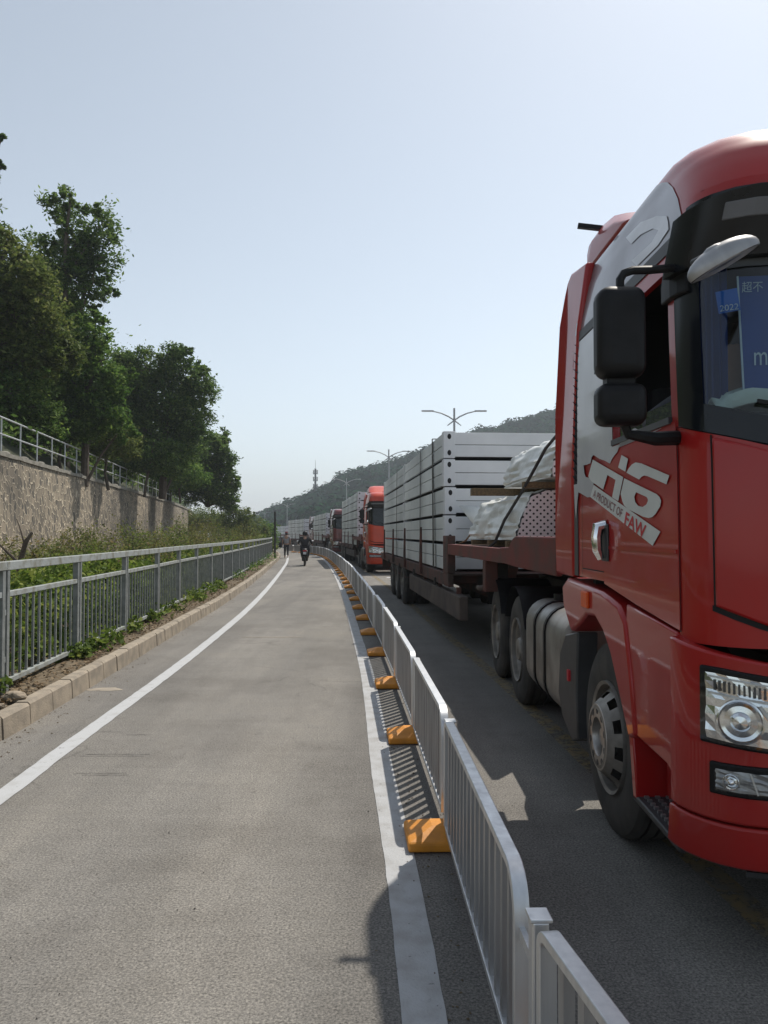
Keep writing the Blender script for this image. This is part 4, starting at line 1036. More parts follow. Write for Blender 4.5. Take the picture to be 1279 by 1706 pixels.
    # --- side wind deflector behind the cab
    for sg in (-1,1):
        q = MB(); prof = [(.56,1.33),(1.02,1.33),(1.05,1.6),(1.03,2.4),(.99,3.0),(.96,3.20),(.92,3.29),(.84,3.325),(.42,3.25),(.46,2.85),(.56,1.95)]
        xo = lambda z: HW+.014-interp(z,[1.3,2.6,3.0,3.4],[0,.0,.025,.085])
        vs = [(sg*xo(z),y,z) for y,z in prof]+[(sg*(xo(z)-.06),y,z) for y,z in prof]
        n = len(prof); q.add(vs, [tuple(range(n)), tuple(range(n,2*n))]+[(i,(i+1)%n,n+(i+1)%n,n+i) for i in range(n)])
        q.build('side_deflector', P, T, bevel=.02, seg=3, smooth=40)
    # --- roof air deflector and horn
    q = MB(); pr = [(-.05,3.315),(.25,3.50),(.50,3.60),(.70,3.64),(.80,3.62),(.84,3.55),(.84,3.335)]
    n = len(pr)
    vs = []
    for sx, ins in ((-1.09,0),(-1.01,.06),(-.82,.0),(.82,0),(1.01,.06),(1.09,0)):
        k_ = .5 if abs(sx) > 1.05 else (.87 if abs(sx) > .95 else 1)
        vs += [(sx, y, 3.335+(z-3.335)*k_) for y, z in pr]
    fs = [tuple(range(n)), tuple(range(5*n,6*n))]
    for s_ in range(5): fs += [(s_*n+i, s_*n+(i+1)%n, (s_+1)*n+(i+1)%n, (s_+1)*n+i) for i in range(n)]
    q.add(vs, fs); rd = q.build('roof_deflector', P, T, smooth=60, bevel=.04, seg=3)
    q = MB(); q.bar((-1.17,.74,3.60),(-.98,.72,3.57),.03,.03); q.build('deflector_bracket', M['black_pl'], rd)
    # --- bumper
    bt = lambda a: interp(a, [0,LF,SD0], [1.09,1.125,1.195])
    q = MB(); front(q, SD0+.02, .545, bt, 48, 8, off=.045, thick=.05); bp_ = q.build('bumper', P, T, smooth=40, bevel=.010)
    q = MB(); front(q, SD0+.02, lambda a: interp(a,[0,LF,SD0],[.37,.378,.382]), .538, 48, 4, off=.050, thick=.06)
    lp_ = q.build('bumper_lip', P, T, smooth=40, bevel=.010)
    q = MB(); front(q, LF-.1, .395, .46, 30, 1, off=.062, thick=.02); q.build('lip_moulding', P, lp_, smooth=40, bevel=.008)
    q = MB(); front(q, LF+.1, .345, .368, 30, 1, off=.03, thick=.1); q.build('lower_valance', M['dark_trim'], lp_)
    # front lid with its dark edge
    q = MB(); front(q, LF+.205, lambda a: interp(a,[0,LF,LF+.2],[1.22,1.25,1.33]), lambda a: interp(a,[0,LF,LF+.2],[1.845,1.90,1.965]), 40, 6, off=.018, thick=.03)
    lid = q.build('front_lid', P, T, smooth=40, bevel=.010)
    q = MB()
    for z0 in (1.34,1.46,1.58): front(q, .60, z0, z0+.06, 20, 1, off=.024, thick=.01)
    q.build('grille_bars', M['black_pl'], lid, bevel=.006)
    q = MB(); patch(q, LF+.207, LF+.214, lambda a: 1.31, 1.975, 1, 6, off=.004); patch(q, 0, LF+.22, lambda a: interp(a,[0,LF,LF+.22],[1.205,1.230,1.310]), lambda a: interp(a,[0,LF,LF+.22],[1.222,1.252,1.332]), 16, 1, off=.004)
    q.build('lid_gap', M['seam'], lid)
    # headlights: black bezel, bright reflectors, clear lens
    def lampbox(sg, a0, a1, zl, zh, nm, round_lamps, strip_):
        q = MB(); patch(q, a0-.022, a1+.022, lambda a: zl(a)-.022, lambda a: zh(a)+.022, 10, 1, (sg,), .056, .02); h = q.build(nm, M['black_pl'], T, bevel=.008)
        q = MB(); patch(q, a0, a1, zl, zh, 22, 8, (sg,), .060); fr_ = random.Random(6); q.v = [(x_+sg*fr_.uniform(-.004,.004), y_+fr_.uniform(-.005,.003), z_) for x_, y_, z_ in q.v]; q.build('reflector', M['chrome'] if strip_ else M['alu_slat'], h)
        dt = MB(); dk = MB()
        for (a, z, r_) in round_lamps:
            c = Vector(cab_pt(a, z, sg, .066 if strip_ else .060)); nrm = (Vector(cab_pt(a, z, sg, .1))-c).normalized()
            t1 = Vector((0,0,1)).cross(nrm).normalized(); t2 = nrm.cross(t1)
            def ring(prof, mbx, n=28):
                vs = []; 
                for rr2, hh in prof:
                    for i in range(n):
                        an = 2*math.pi*i/n; vs.append(c+t1*rr2*math.cos(an)+t2*rr2*math.sin(an)+nrm*hh)
                mbx.add(vs, [(p*n+i, p*n+(i+1)%n, (p+1)*n+(i+1)%n, (p+1)*n+i) for p in range(len(prof)-1) for i in range(n)])
            ring([(r_,0),(r_*1.0,.010),(r_*.93,.012),(r_*.86,.004)], dt)
            ring([(r_*.86,.004),(r_*.7,-.0),(r_*.45,.003),(r_*.42,.012),(r_*.30,.022),(r_*.02,.026)], dk)
        dt.build('lamp_ring', M['chrome'], h, smooth=True); dk.build('lamp_bowl', M['chrome'], h, smooth=20)
        if strip_:
            s2 = MB(); n = 46
            for i in range(n):
                a = a0+.03+(a1-a0-.05)*i/n; zt = zh(a)-.022
                patch(s2, a, a+.006, lambda q_: zt-.038, lambda q_: zt, 1, 1, (sg,), .066, .006)
            o = s2.build('daylight_strip', M['dark_trim'], h); o['kind'] = 'stuff'
            s3 = MB(); patch(s3, a0+.01, a1-.01, lambda a: zh(a)-.075, lambda a: zh(a)-.068, 10, 1, (sg,), .068, .008); patch(s3, a0+.01, a1-.01, lambda a: zh(a)-.014, lambda a: zh(a)-.008, 10, 1, (sg,), .068, .008)
            s3.build('trim_bar', M['alu'], h)
            s4 = MB(); aa = (round_lamps[0][0]+round_lamps[1][0])/2
            s4.bar(cab_pt(aa+.05, zh(aa)-.08, sg, .068), cab_pt(aa-.03, zl(aa)+.02, sg, .068), .008, .012); s4.build('divider', M['alu'], h)
        else:
            s4 = MB(); am = LF+.09; s4.bar(cab_pt(am+.01, zh(am), sg, .064), cab_pt(am-.01, zl(am), sg, .064), .004, .006); s4.build('divider', M['alu'], h)
        q = MB(); patch(q, a0, a1, zl, zh, 16, 3, (sg,), .098 if strip_ else .076); q.build('lens', M['lens'], h, smooth=True, fix=False)
        return h
    for sg in (-1,1):
        zl = lambda a: interp(a,[.5,LF-.2,LF+.2],[.785,.81,.85]); zh = lambda a: interp(a,[.5,LF-.2,LF+.2],[.985,1.03,1.090])
        lampbox(sg, .56, LF+.225, zl, zh, 'headlight', [(LF+.125,.925,.080),(LF-.075,.905,.074)], True)
        lampbox(sg, .68, LF+.195, lambda a: .668, lambda a: .742, 'fog_lamp', [(LF+.15,.705,.028),(LF+.02,.705,.028)], False)
    # --- lower side panel, steps
    for sg in (-1,1):
        X = HW+.012
        def sp(poly, x0, x1, nm, m, par=T, bev=.008, sm=30):
            q = MB(); q.prism(poly, min(sg*x0,sg*x1), max(sg*x0,sg*x1), 'x'); return q.build(nm, m, par, bevel=bev, smooth=sm)
        sp([(-1.12,1.205),(-.49,1.262),(-.475,1.17),(-.565,.90),(-.615,.665),(-1.0,.648),(-1.12,.60)], X-.05, X, 'side_panel', P)
        sp([(-1.145,1.19),(-1.125,1.20),(-1.125,.40),(-1.145,.40)], X-.03, X+.012, 'panel_edge', P)
        sp([(-1.12,.66),(-.61,.68),(-.61,.38),(-1.12,.36)], X-.20, X-.14, 'step_recess', P)
        st = sp([(-1.12,.365),(-.56,.385),(-.56,.355),(-1.12,.335)], X-.24, X+.0, 'step', M['dark_trim'])
        q = MB()
        for i in range(12):
            for j in range(4): q.box(sg*(X-.19+j*.05)-.010,sg*(X-.19+j*.05)+.010,-1.06+i*.042,-1.045+i*.042,.36+.0007*i,.3815+.0012*i)
        o = q.build('step_tread', M['alu_slat'], st); o['kind'] = 'stuff'
        sp([(-.56,.66),(-.50,.66),(-.56,.36),(-.615,.36)], X-.24, X, 'step_side', P)
        # fender
        out = [px2(u,v,1.16) for u,v in [(950,1052),(938,1010),(936,975),(945,962),(1000,985),(1028,1008),(1039,1035),(1049,1130),(1055,1225)]]
        inn = [px2(u,v,1.16) for u,v in [(1044,1228),(1030,1160),(1015,1090),(1003,1052),(990,1028),(975,1024),(962,1040)]]
        fd = sp(out+inn, X-.28, X+.012, 'fender', P, T, .02, 40)
        q = MB(); yy0, zz0 = px2(977,999,1.16); q.box(min(sg*(X+.01),sg*(X+.03)),max(sg*(X+.01),sg*(X+.03)),yy0-.065,yy0+.065,zz0-.045,zz0+.05); q.build('marker_light', M['amber'], fd, bevel=.008)
        ar = [(-.60+1.2*i/14) for i in range(15)]
        q = MB()
        for i in range(13):
            a0_, a1_ = R_(20+140*i/13), R_(20+140*(i+1)/13)
            q.add([(sg*(X-.27),.60*math.cos(a0_),.5+.62*math.sin(a0_)),(sg*(X-.27),.60*math.cos(a1_),.5+.62*math.sin(a1_)),(sg*.70,.60*math.cos(a1_),.5+.62*math.sin(a1_)),(sg*.70,.60*math.cos(a0_),.5+.62*math.sin(a0_))], [(0,1,2,3)])
        q.build('wheel_arch_liner', M['seam'], fd, smooth=True)
        # mud flap
        fl = [px2(u,v,1.18) for u,v in [(958,1052),(938,1056),(929,1085),(926,1150),(932,1190),(948,1232),(957,1230),(955,1150),(957,1090)]]
        f_ = sp(fl, X-.15, X-.02, 'mud_flap', M['dark_trim'], T, .012, 40)
        q = MB(); q.box(min(sg*(X-.02),sg*(X-.005)),max(sg*(X-.02),sg*(X-.005)),.72,.76,.66,.73); q.build('reflector', M['dec_red'], f_)
        for z in (.43,.72): MB().box(min(sg*.95,sg*1.22),max(sg*.95,sg*1.22),.92,1.0,z,z+.035).build('step_bracket', M['alu_slat'], f_)
    # --- decals on both doors (the near one lettered)
    C0 = lambda p: px2(940+p[0]/6.395, 720+p[1]/6.395)
    big = [C0(p) for p in [(112,0),(490,0),(612,100),(598,160),(580,210),(545,250),(520,290),(500,333),(440,300),(385,280),(325,240),(305,262),(290,330),(250,345),(215,352),(222,400),(225,440),(250,455),(240,478),(125,530),(112,560),(160,640),(148,730),(140,830),(132,930),(122,700),(112,560)]]
    topline = [(aS_y, z) for aS_y, z in [(-.33,2.05),(-.26,2.05),(-.26,2.72),(.44,2.72),(.44,1.9)]]
    yb = px2(958,720)[0]
    big = big[2:-1]+[(.44,1.75),(.445,2.77),(-.27,2.77),(-.27,2.04),(-.62,2.035),(-.75,2.02)]
    # drop duplicate/odd points: trace again as one clean loop
    lower = [C0(p) for p in [(132,930),(140,830),(148,730),(160,640),(190,655),(255,695),(290,690),(335,495),(240,478),(225,440),(215,352),(250,345),(290,330),(305,262),(325,240),(385,280),(440,300),(500,333),(520,290),(545,250),(580,210),(598,160),(612,100)]]
    upper = [px2(1043,722),px2(1062,712),px2(1085,724),px2(1105,712),(-.98,2.045),(-.275,2.045),(-.275,2.768),(.448,2.768),(.448,1.9),C0((112,560)),C0((118,760))]
    dc = MB(); flat_poly(dc, lower+upper, .0095)
    dec = dc.build('silver_decal', M['silver_decal'], T, fix=False)
    dc = MB(); patch(dc, SD0+.03, aS(.60), lambda a: 2.84, lambda a: interp(a,[SD0+.03,SD0+.12,SD0+.26,aS(.6)],[2.90,3.15,3.295,3.305]), 48, 14, (-1,), .004); dc.build('upper_decal', M['silver_roof'], T, smooth=True, fix=False)
    if detailed:
        # pale loop of the emblem on the upper decal
        dc = MB(); lpx = [(1035,380),(1062,352),(1090,346),(1107,352),(1112,378),(1095,405),(1060,440)]; inner = [(1048,430),(1082,400),(1093,378),(1083,372),(1062,380),(1046,396)]
        pts = [px2(u,v,1.19) for u,v in lpx+inner]; flat_poly(dc, pts, .0075, maxlen=.05); dc.build('emblem_loop', M['silver_decal'], dec, fix=False)
        G = lambda L: [C0(p) for p in L]
        dc = MB()
        flat_poly(dc, G([(320,290),(645,478),(588,735),(522,695),(562,508),(476,456),(428,612),(300,520),(270,470)]), .0115)
        flat_poly(dc, G([(630,240),(700,280),(668,420),(592,375)]), .0115)
        flat_poly(dc, G([(780,320),(840,330),(1138,460),(1105,555),(905,468),(870,462),(840,475),(815,505),(680,430),(705,385),(740,342)]), .0115)
        flat_poly(dc, G([(655,490),(1000,660),(1030,690),(1045,730),(1035,790),(985,870),(950,905),(910,915),(850,900),(690,820),(650,780),(632,735),(615,660)]), .0115, hole=G([(780,640),(890,690),(905,712),(904,735),(888,770),(850,797),(800,785),(770,745),(760,690)]))
        dc.build('emblem', M['pale_decal'], dec, fix=False)
        dc = MB(); flat_poly(dc, G([(325,560),(1030,1060),(945,1210),(287,690)]), .0105); bn = dc.build('banner', M['pale_decal'], dec, fix=False)
        def letter(s, p0, p1, ph, m, nm):                            # baseline from p0 to p1, cap height towards ph
            vs, fs = text_mesh(s, 1.0, .022 if s == 'FAW' else .004); wmax = max(v_[0] for v_ in vs); hmax = .73
            o_ = Vector(C0(p0)); ex = Vector(C0(p1))-o_; ey = Vector(C0(ph))-o_
            mb = MB(); V = [o_+ex*(v_[0]/wmax)+ey*(v_[1]/hmax) for v_ in vs]
            mb.add([cab_pt(aS(p[0]), p[1], -1, .0125) for p in V], fs); mb.build(nm, m, bn, fix=False)
        letter('A PRODUCT OF', (318,688), (618,912), (335,605), M['dec_text'], 'lettering')
        letter('FAW', (645,975), (862,1140), (668,838), M['dec_red'], 'lettering')
    # --- mirrors
    for sg in (-1,1):
        mb = MB(); x0, x1 = sg*1.41, sg*1.60
        mb.box(min(x0,x1),max(x0,x1),-1.27,-1.13,2.205,2.565); mm_ = mb.build('mirror', M['black_pl'], T, bevel=.05, seg=4, smooth=40)
        mb = MB(); mb.box(min(x0,x1),max(x0,x1),-1.265,-1.135,2.02,2.185); mb.build('lower_mirror', M['black_pl'], mm_, bevel=.04, seg=4, smooth=40)
        mb = MB(); mb.box(min(x0,x1)+.04,max(x0,x1)-.04,-1.22,-1.16,2.17,2.22); mb.build('mirror_joint', M['black_pl'], mm_)
        mb = MB(); mb.box(min(x0,x1)+.015,max(x0,x1)-.015,-1.129,-1.125,2.24,2.53); mb.build('mirror_glass', M['chrome'], mm_)
        mb = MB(); mb.tube([(sg*1.50,-1.2,2.55),(sg*1.50,-1.2,2.60),(sg*1.485,-1.2,2.625),(sg*1.45,-1.2,2.637),(sg*1.38,-1.19,2.642),(sg*1.26,-1.15,2.665),(sg*1.20,-1.10,2.67)], .017, 10); mb.build('mirror_arm', M['black_pl'], mm_, smooth=True)
        mb = MB(); mb.tube([(sg*1.50,-1.2,2.06),(sg*1.47,-1.19,1.99),(sg*1.36,-1.17,1.975),(sg*1.245,-1.12,1.985)], [.02,.02,.028,.03], 8); mb.build('mirror_stay', M['black_pl'], mm_, smooth=True)
        mb = MB(); patch(mb, SD0-.12, SD0+.08, 2.56, 2.775, 4, 3, (sg,), .022, .03); mb.build('mirror_mount', M['black_pl'], mm_, bevel=.008)
    # kerb-side front mirror hanging before the screen
    mb = MB(); mb.sphere((0,0,0), (.130,.058,.060), 24, 14); mb.v = [(x, y, max(z, -.012-.10*abs(y))) for x, y, z in mb.v]; ob = mb.build('front_mirror', M['alu_slat'], T, smooth=True)
    ob.location = (-1.262,-1.58,2.54); ob.rotation_euler = (0,R_(-28),R_(-12))
    mb = MB(); mb.lathe([(.95,-.016),(.99,-.012),(.95,-.008),(.01,-.017)], (0,0,0), 'z', 28); mb.v = [(x*.128, y*.056, z) for x, y, z in mb.v]; mb.build('mirror_face', M['mirror_face'], ob, smooth=True)
    mb = MB(); mb.box(-.05,.02,-.035,.035,.0,.062); mb.build('mirror_block', M['alu_slat'], ob, bevel=.02, smooth=40)
    mb = MB(); mb.tube([(-.02,.03,.05),(-.05,.11,.07),(.03,.25,.03)], .012, 8); mb.build('mirror_arm', M['dark_trim'], ob, smooth=True)
    # --- interior
    mb = MB(); mb.box(-1.2,1.2,-1.27,-.95,1.26,2.07); mb.build('dashboard', M['interior'], T, bevel=.03)
    mb = MB(); mb.box(-1.19,1.19,.30,.36,1.26,2.9); mb.build('bulkhead', M['interior'], T)
    mb = MB(); mb.box(1.16,1.19,-1.10,.36,2.0,2.9); mb.build('far_window_light_block', M['interior'], T)  # added dark panel, keeps sky light from coming through the far window
    mb = MB(); mb.box(-1.15,1.15,-1.15,.36,2.88,2.90); mb.build('headliner', M['interior'], T)
    for sx in (-.72,.72):
        mb = MB(); mb.box(sx-.26,sx+.26,-.55,-.05,1.50,1.68); se = mb.build('seat', M['interior'], T, bevel=.04)
        mb = MB(); mb.box(sx-.26,sx+.26,-.05,.08,1.6,2.4); mb.build('backrest', M['interior'], se, bevel=.04)
    mb = MB(); mb.lathe([(.21,-.012),(.225,0),(.21,.012)], (.72,-.80,2.02), 'y', 20, closed=True); mb.build('steering_wheel', M['black_pl'], T)
    # --- chassis and running gear
    mb = MB()
    for sx in (-.43,.43): mb.box(sx-.05,sx+.05,-1.2,5.4,.72,.98)
    for y in (-1.1,.9,2.2,3.6,5.3): mb.box(-.40,.40,y,y+.12,.76,.94)
    mb.box(-.36,.36,-1.1,.5,.55,1.18); mb.box(-.6,.6,3.0,4.9,.98,1.12); mb.box(-.85,.85,-.1,.1,.40,.55)
    mb.build('chassis', M['chassis'], T)
    mb = MB(); mb.lathe([(.5,-.05),(.5,.05),(.1,.06)], (0,3.85,1.18), 'z', 24); mb.build('fifth_wheel', M['chassis'], T)
    for sg in (-1,1):
        wheel(T, sg*1.215, 0, sg)
        for y in (3.15,4.5): wheel(T, sg*1.165, y, sg, True, 'rear_wheel')
        mb = MB(); x0, x1 = sg*.62, sg*1.215
        def rrect(e, r=.19, n=6):
            xa, xb, za, zb_ = .62-e, 1.215+e, .30-e, 1.05+e; r += e; out = []
            for cx, cz, st in ((xb-r,zb_-r,0),(xa+r,zb_-r,90),(xa+r,za+r,180),(xb-r,za+r,270)):
                for q_ in range(n+1): t_ = R_(st+90*q_/n); out.append((sg*(cx+r*math.cos(t_)), cz+r*math.sin(t_)))
            return out
        mb.prism(rrect(0), 1.02, 2.42, 'y'); tn = mb.build('fuel_tank', M['tank'], T, bevel=.035, seg=3, smooth=40)
        for y in (1.60,1.98):
            mb = MB(); mb.prism(rrect(.012), y, y+.05, 'y')
            mb.build('tank_strap', M['black_pl'], tn)
        mb = MB(); mb.lathe([(.07,1.05),(.07,1.10),(.01,1.105)], (sg*.95,2.2,0), 'z', 16); mb.build('tank_cap', M['black_pl'], tn)
        for y in (3.15,4.5):
            mb = MB()
            for i in range(10):
                a0_, a1_ = R_(25+130*i/10), R_(25+130*(i+1)/10); r0 = .60
                mb.add([(sg*1.19,y+r0*math.cos(a0_),.5+r0*math.sin(a0_)),(sg*1.19,y+r0*math.cos(a1_),.5+r0*math.sin(a1_)),(sg*.55,y+r0*math.cos(a1_),.5+r0*math.sin(a1_)),(sg*.55,y+r0*math.cos(a0_),.5+r0*math.sin(a0_))], [(0,1,2,3)])
            mb.build('rear_mudguard', M['black_pl'], T, smooth=True)
    return T

TR = 'trucks queuing along the road'
truck = tractor(); truck.location = (TX, TY, 0)
tag(truck, 'big red tractor truck at the right picture edge with silver lettering on its door', 'truck', TR)

# ---------------------------------------------------------------- trailer (origin under the kingpin, +y towards its tail)
def trailer():
    T = empty('semi_trailer', (0,0,0)); zb, zg = 1.02, 1.45
    mb = MB()
    for sg in (-1,1):
        mb.box(min(sg*1.17,sg*1.25),max(sg*1.17,sg*1.25),3.3,16.3,zb-.19,zb)                     # low deck side rails
    mb.box(-1.17,1.17,3.3,16.3,zb-.03,zb-.004)
    for y in frange(3.6,16.2,.9): mb.box(-1.16,1.16,y,y+.08,zb-.16,zb-.035)
    for sx in (-.45,.45): mb.box(sx-.07,sx+.07,3.2,16.3,.62,zb-.04)
    mb.build('low_deck', M['rust'], T, bevel=.006)
    mb = MB(); mb.box(-1.16,1.16,-1.74,3.3,zg-.05,zg-.004)
    for sx in (-.45,.45): mb.box(sx-.07,sx+.07,-1.7,3.3,1.2,zg-.05)
    for sx in (-.45,.45): mb.prism([(2.6,1.2),(3.3,1.2),(3.9,.62),(3.2,.62)], sx-.069, sx+.069, 'x')
    mb.build('gooseneck', M['rust'], T)
    for sg in (-1,1):
        mb = MB(); mb.box(min(sg*1.17,sg*1.25),max(sg*1.17,sg*1.25),-.1,3.42,zg-.15,zg); r_ = mb.build('gooseneck_rail', M['deck_red'], T, bevel=.006)
        mb = MB(); mb.box(min(sg*1.14,sg*1.255),max(sg*1.14,sg*1.255),3.32,3.75,zb,zg+.12); mb.build('gooseneck_upright', M['rust'], r_, bevel=.01); mb = MB(); mb.box(min(sg*1.10,sg*1.245),max(sg*1.10,sg*1.245),.78,.92,.95,zg-.15); mb.build('gooseneck_upright', M['rust'], r_, bevel=.01)
        mb = MB(); pl = [(-1.9,1.27),(-.55,1.29),(.0,1.31),(.0,1.46),(-.38,1.47),(-.52,1.55),(-.62,1.575),(-1.9,1.575)]
        mb.prism(pl, min(sg*1.21,sg*1.262), max(sg*1.21,sg*1.262), 'x'); mb.build('front_cheek', M['deck_red'], T, bevel=.012)
        mb = MB(); mb.box(min(sg*1.12,sg*1.24),max(sg*1.12,sg*1.24),2.45,8.4,.44,.76); mb.build('side_skirt', M['rust_grey'], T, bevel=.015)
        for y in (2.9,4.6,6.4,8.0): MB().box(min(sg*1.13,sg*1.19),max(sg*1.13,sg*1.19),y,y+.07,.76,zb-.17).build('skirt_hanger', M['rust'], T)
        for y in (9.9,11.25,12.6): wheel(T, sg*1.235, y, sg, True, 'trailer_wheel')
        for y in (9.9,11.25,12.6):
            mb = MB()
            for i in range(8):
                a0_, a1_ = R_(30+120*i/8), R_(30+120*(i+1)/8); r0 = .58
                mb.add([(sg*1.24,y+r0*math.cos(a0_),.42+r0*.7*math.sin(a0_)),(sg*1.24,y+r0*math.cos(a1_),.42+r0*.7*math.sin(a1_)),(sg*.55,y+r0*math.cos(a1_),.42+r0*.7*math.sin(a1_)),(sg*.55,y+r0*math.cos(a0_),.42+r0*.7*math.sin(a0_))], [(0,1,2,3)])
            mb.build('trailer_mudguard', M['rust'], T, smooth=True)
        mb = MB(); mb.box(min(sg*.75,sg*.9),max(sg*.75,sg*.9),1.75,1.9,.35,1.3); mb.box(min(sg*.7,sg*.95),max(sg*.7,sg*.95),1.7,1.95,.28,.35); mb.build('landing_leg', M['chassis'], T)
        mb = MB(); mb.tube([(sg*1.2,.92,1.0),(sg*1.27,.95,.98),(sg*1.27,1.05,.98)], [.03,.03,.03], 8); mb.build('marker_arm', M['rust_grey'], T)
        for k_, y in enumerate((6.2,9.0,11.8,14.6)):
            mb = MB(); mb.add([(sg*1.252,y,zb-.15),(sg*1.30,y,zb-.15),(sg*1.30,y+.16,zb-.15),(sg*1.252,y+.16,zb-.15),(sg*1.252,y+.03,1.72),(sg*1.285,y+.03,1.72),(sg*1.285,y+.10,1.72),(sg*1.252,y+.10,1.72)],
              [(0,3,2,1),(4,5,6,7),(0,1,5,4),(1,2,6,5),(2,3,7,6),(3,0,4,7)]); mb.build('side_stake', M['rust'], T, bevel=.006)
        for y in (4.5,7.4,10.3,13.2): MB().box(min(sg*1.25,sg*1.275),max(sg*1.25,sg*1.275),y,y+.10,zb-.24,zb-.12).build('lashing_winch', M['chassis'], T)
    mb = MB(); mb.box(-1.2,1.2,16.3,16.4,.55,1.0); mb.build('tail_beam', M['rust'], T)
    for y in (9.9,11.25,12.6):
        mb = MB(); mb.tube([(-1.1,y,.5),(1.1,y,.5)], .07, 8); mb.build('axle', M['chassis'], T)
    return T
HEAD = R_(4.5)
trl = trailer(); trl.location = (2.43, 7.9, 0); trl.rotation_euler = (0,0,HEAD)
tag(trl, 'rusty maroon gooseneck trailer behind the big red truck, carrying white flat-packs', 'trailer', 'low trailers in the queue')

# ---------------------------------------------------------------- flat-pack cabins, stacked
PL, PW, PH = 5.92, 2.40, .42
def flatpack():
    T = empty('flat_pack', (0,0,0)); h = PH; g_ = .012
    for y0, y1 in ((0,.09),(PL-.09,PL)):                              # end frames: two beams with a thin line between
        for z0, z1 in ((.025,h/2-.004),(h/2+.004,h-.022)): MB().box(-PW/2+.17,PW/2-.17,y0+.006,y1-.006,z0,z1).build('end_beam', M['pack'], T, bevel=.004)
    for sx in (-1,1):
        mb = MB()
        for z0, z1 in ((.02,h/2-.006),(h/2+.006,h-.024)):
            for y0, y1 in ((.17,1.72),(1.735,3.30),(3.315,4.45),(4.465,PL-.17)):
                mb.box(min(sx*(PW/2-.06),sx*(PW/2-.008)),max(sx*(PW/2-.06),sx*(PW/2-.008)),y0,y1,z0,z1)
        o = mb.build('side_panels', M['pack_side'], T, bevel=.004); o['kind'] = 'stuff'
    mb = MB(); mb.box(-PW/2+.05,PW/2-.05,.03,PL-.03,.012,h-.03); mb.build('core', M['pack_gap'], T)
    for sx in (-1,1):
        for y0, y1, e in ((0,.17,-1),(PL-.17,PL,1)):
            mb = MB(); mb.box(min(sx*(PW/2-.18),sx*PW/2),max(sx*(PW/2-.18),sx*PW/2),y0,y1,.003,h-.003); c = mb.build('corner_fitting', M['pack'], T, bevel=.006)
            ye = y0 if e < 0 else y1
            for z in (.085,h-.085):
                q = MB()
                pts = [(sx*(PW/2-.09)+.030*math.cos(t),z+.042*math.sin(t)) for t in [2*math.pi*i/14 for i in range(14)]]
                q.add([(p[0],ye+e*.002,p[1]) for p in pts], [tuple(range(14))])
                q.build('fitting_hole', M['pack_gap'], c, fix=False)
    mb = MB(); mb.box(-PW/2+.02,PW/2-.02,.02,PL-.02,h-.028,h-.020); mb.build('roof_sheet', M['pack'], T)
    return T
TIER = ['lowest','second','third','fourth','fifth','sixth']
def load(parent_loc, head, y0s, n, z0, who, first=None, stacks=('front','rear')):
    out = first
    c, s = math.cos(head), math.sin(head)
    for k, y0 in enumerate(y0s):
        for i in range(n):
            o = flatpack() if out is None else copy_tree(PACK[0])
            if out is None: PACK.append(o); out = o
            jx = rnd(-.012,.012); y = y0+rnd(-.01,.01)
            o.location = (parent_loc[0]+c*jx-s*y, parent_loc[1]+s*jx+c*y, z0+i*(PH+.012)); o.rotation_euler = (0,0,head+rnd(-.001,.001))
            tag(o, 'white cabin pack, %s in the %s stack %s' % ('topmost' if i == n-1 else ('lowest' if i == 0 else TIER[i]+' up'), stacks[k], who), 'flat-pack', 'stacked white cabin flat-packs on the trailers')
    return out
PACK = []
load(trl.location, HEAD, (3.97, 9.95), 5, 1.03, 'on the nearest trailer')
ca, sa = math.cos(HEAD), math.sin(HEAD)
def tl(x, y, z): return Vector((trl.location.x+ca*x-sa*y, trl.location.y+sa*x+ca*y, z))
# lashing straps over the nearest load
for i, (y0, y1, lb) in enumerate([(5.15,4.95,'wide dark lashing strap over the front stack of white flat-packs'),(6.75,6.75,'second lashing strap over the middle of the front white stack'),(11.4,11.5,'lashing strap over the rear stack of white flat-packs')]):
    zt = 1.03+5*(PH+.012)+.004; w = .075 if i == 0 else .045
    mb = MB(); h = 1.212
    for sx in (-1,1): mb.add([tl(sx*(h+.012),y1-w,1.0),tl(sx*(h+.012),y1+w,1.0),tl(sx*h,y0+w*.6,zt),tl(sx*h,y0-w*.6,zt),tl(sx*(h+.018),y1-w,1.0),tl(sx*(h+.018),y1+w,1.0),tl(sx*(h+.006),y0+w*.6,zt+.006),tl(sx*(h+.006),y0-w*.6,zt+.006)],
        [(0,1,2,3),(7,6,5,4),(0,4,5,1),(1,5,6,2),(2,6,7,3),(3,7,4,0)])
    a, b_ = tl(-h,y0,zt+.003), tl(h,y0,zt+.003); mb.bar(a, b_, w*1.2, .005)
    o = mb.build('lashing_strap', M['strap']); tag(o, lb, 'strap', 'lashing straps on the nearest load')
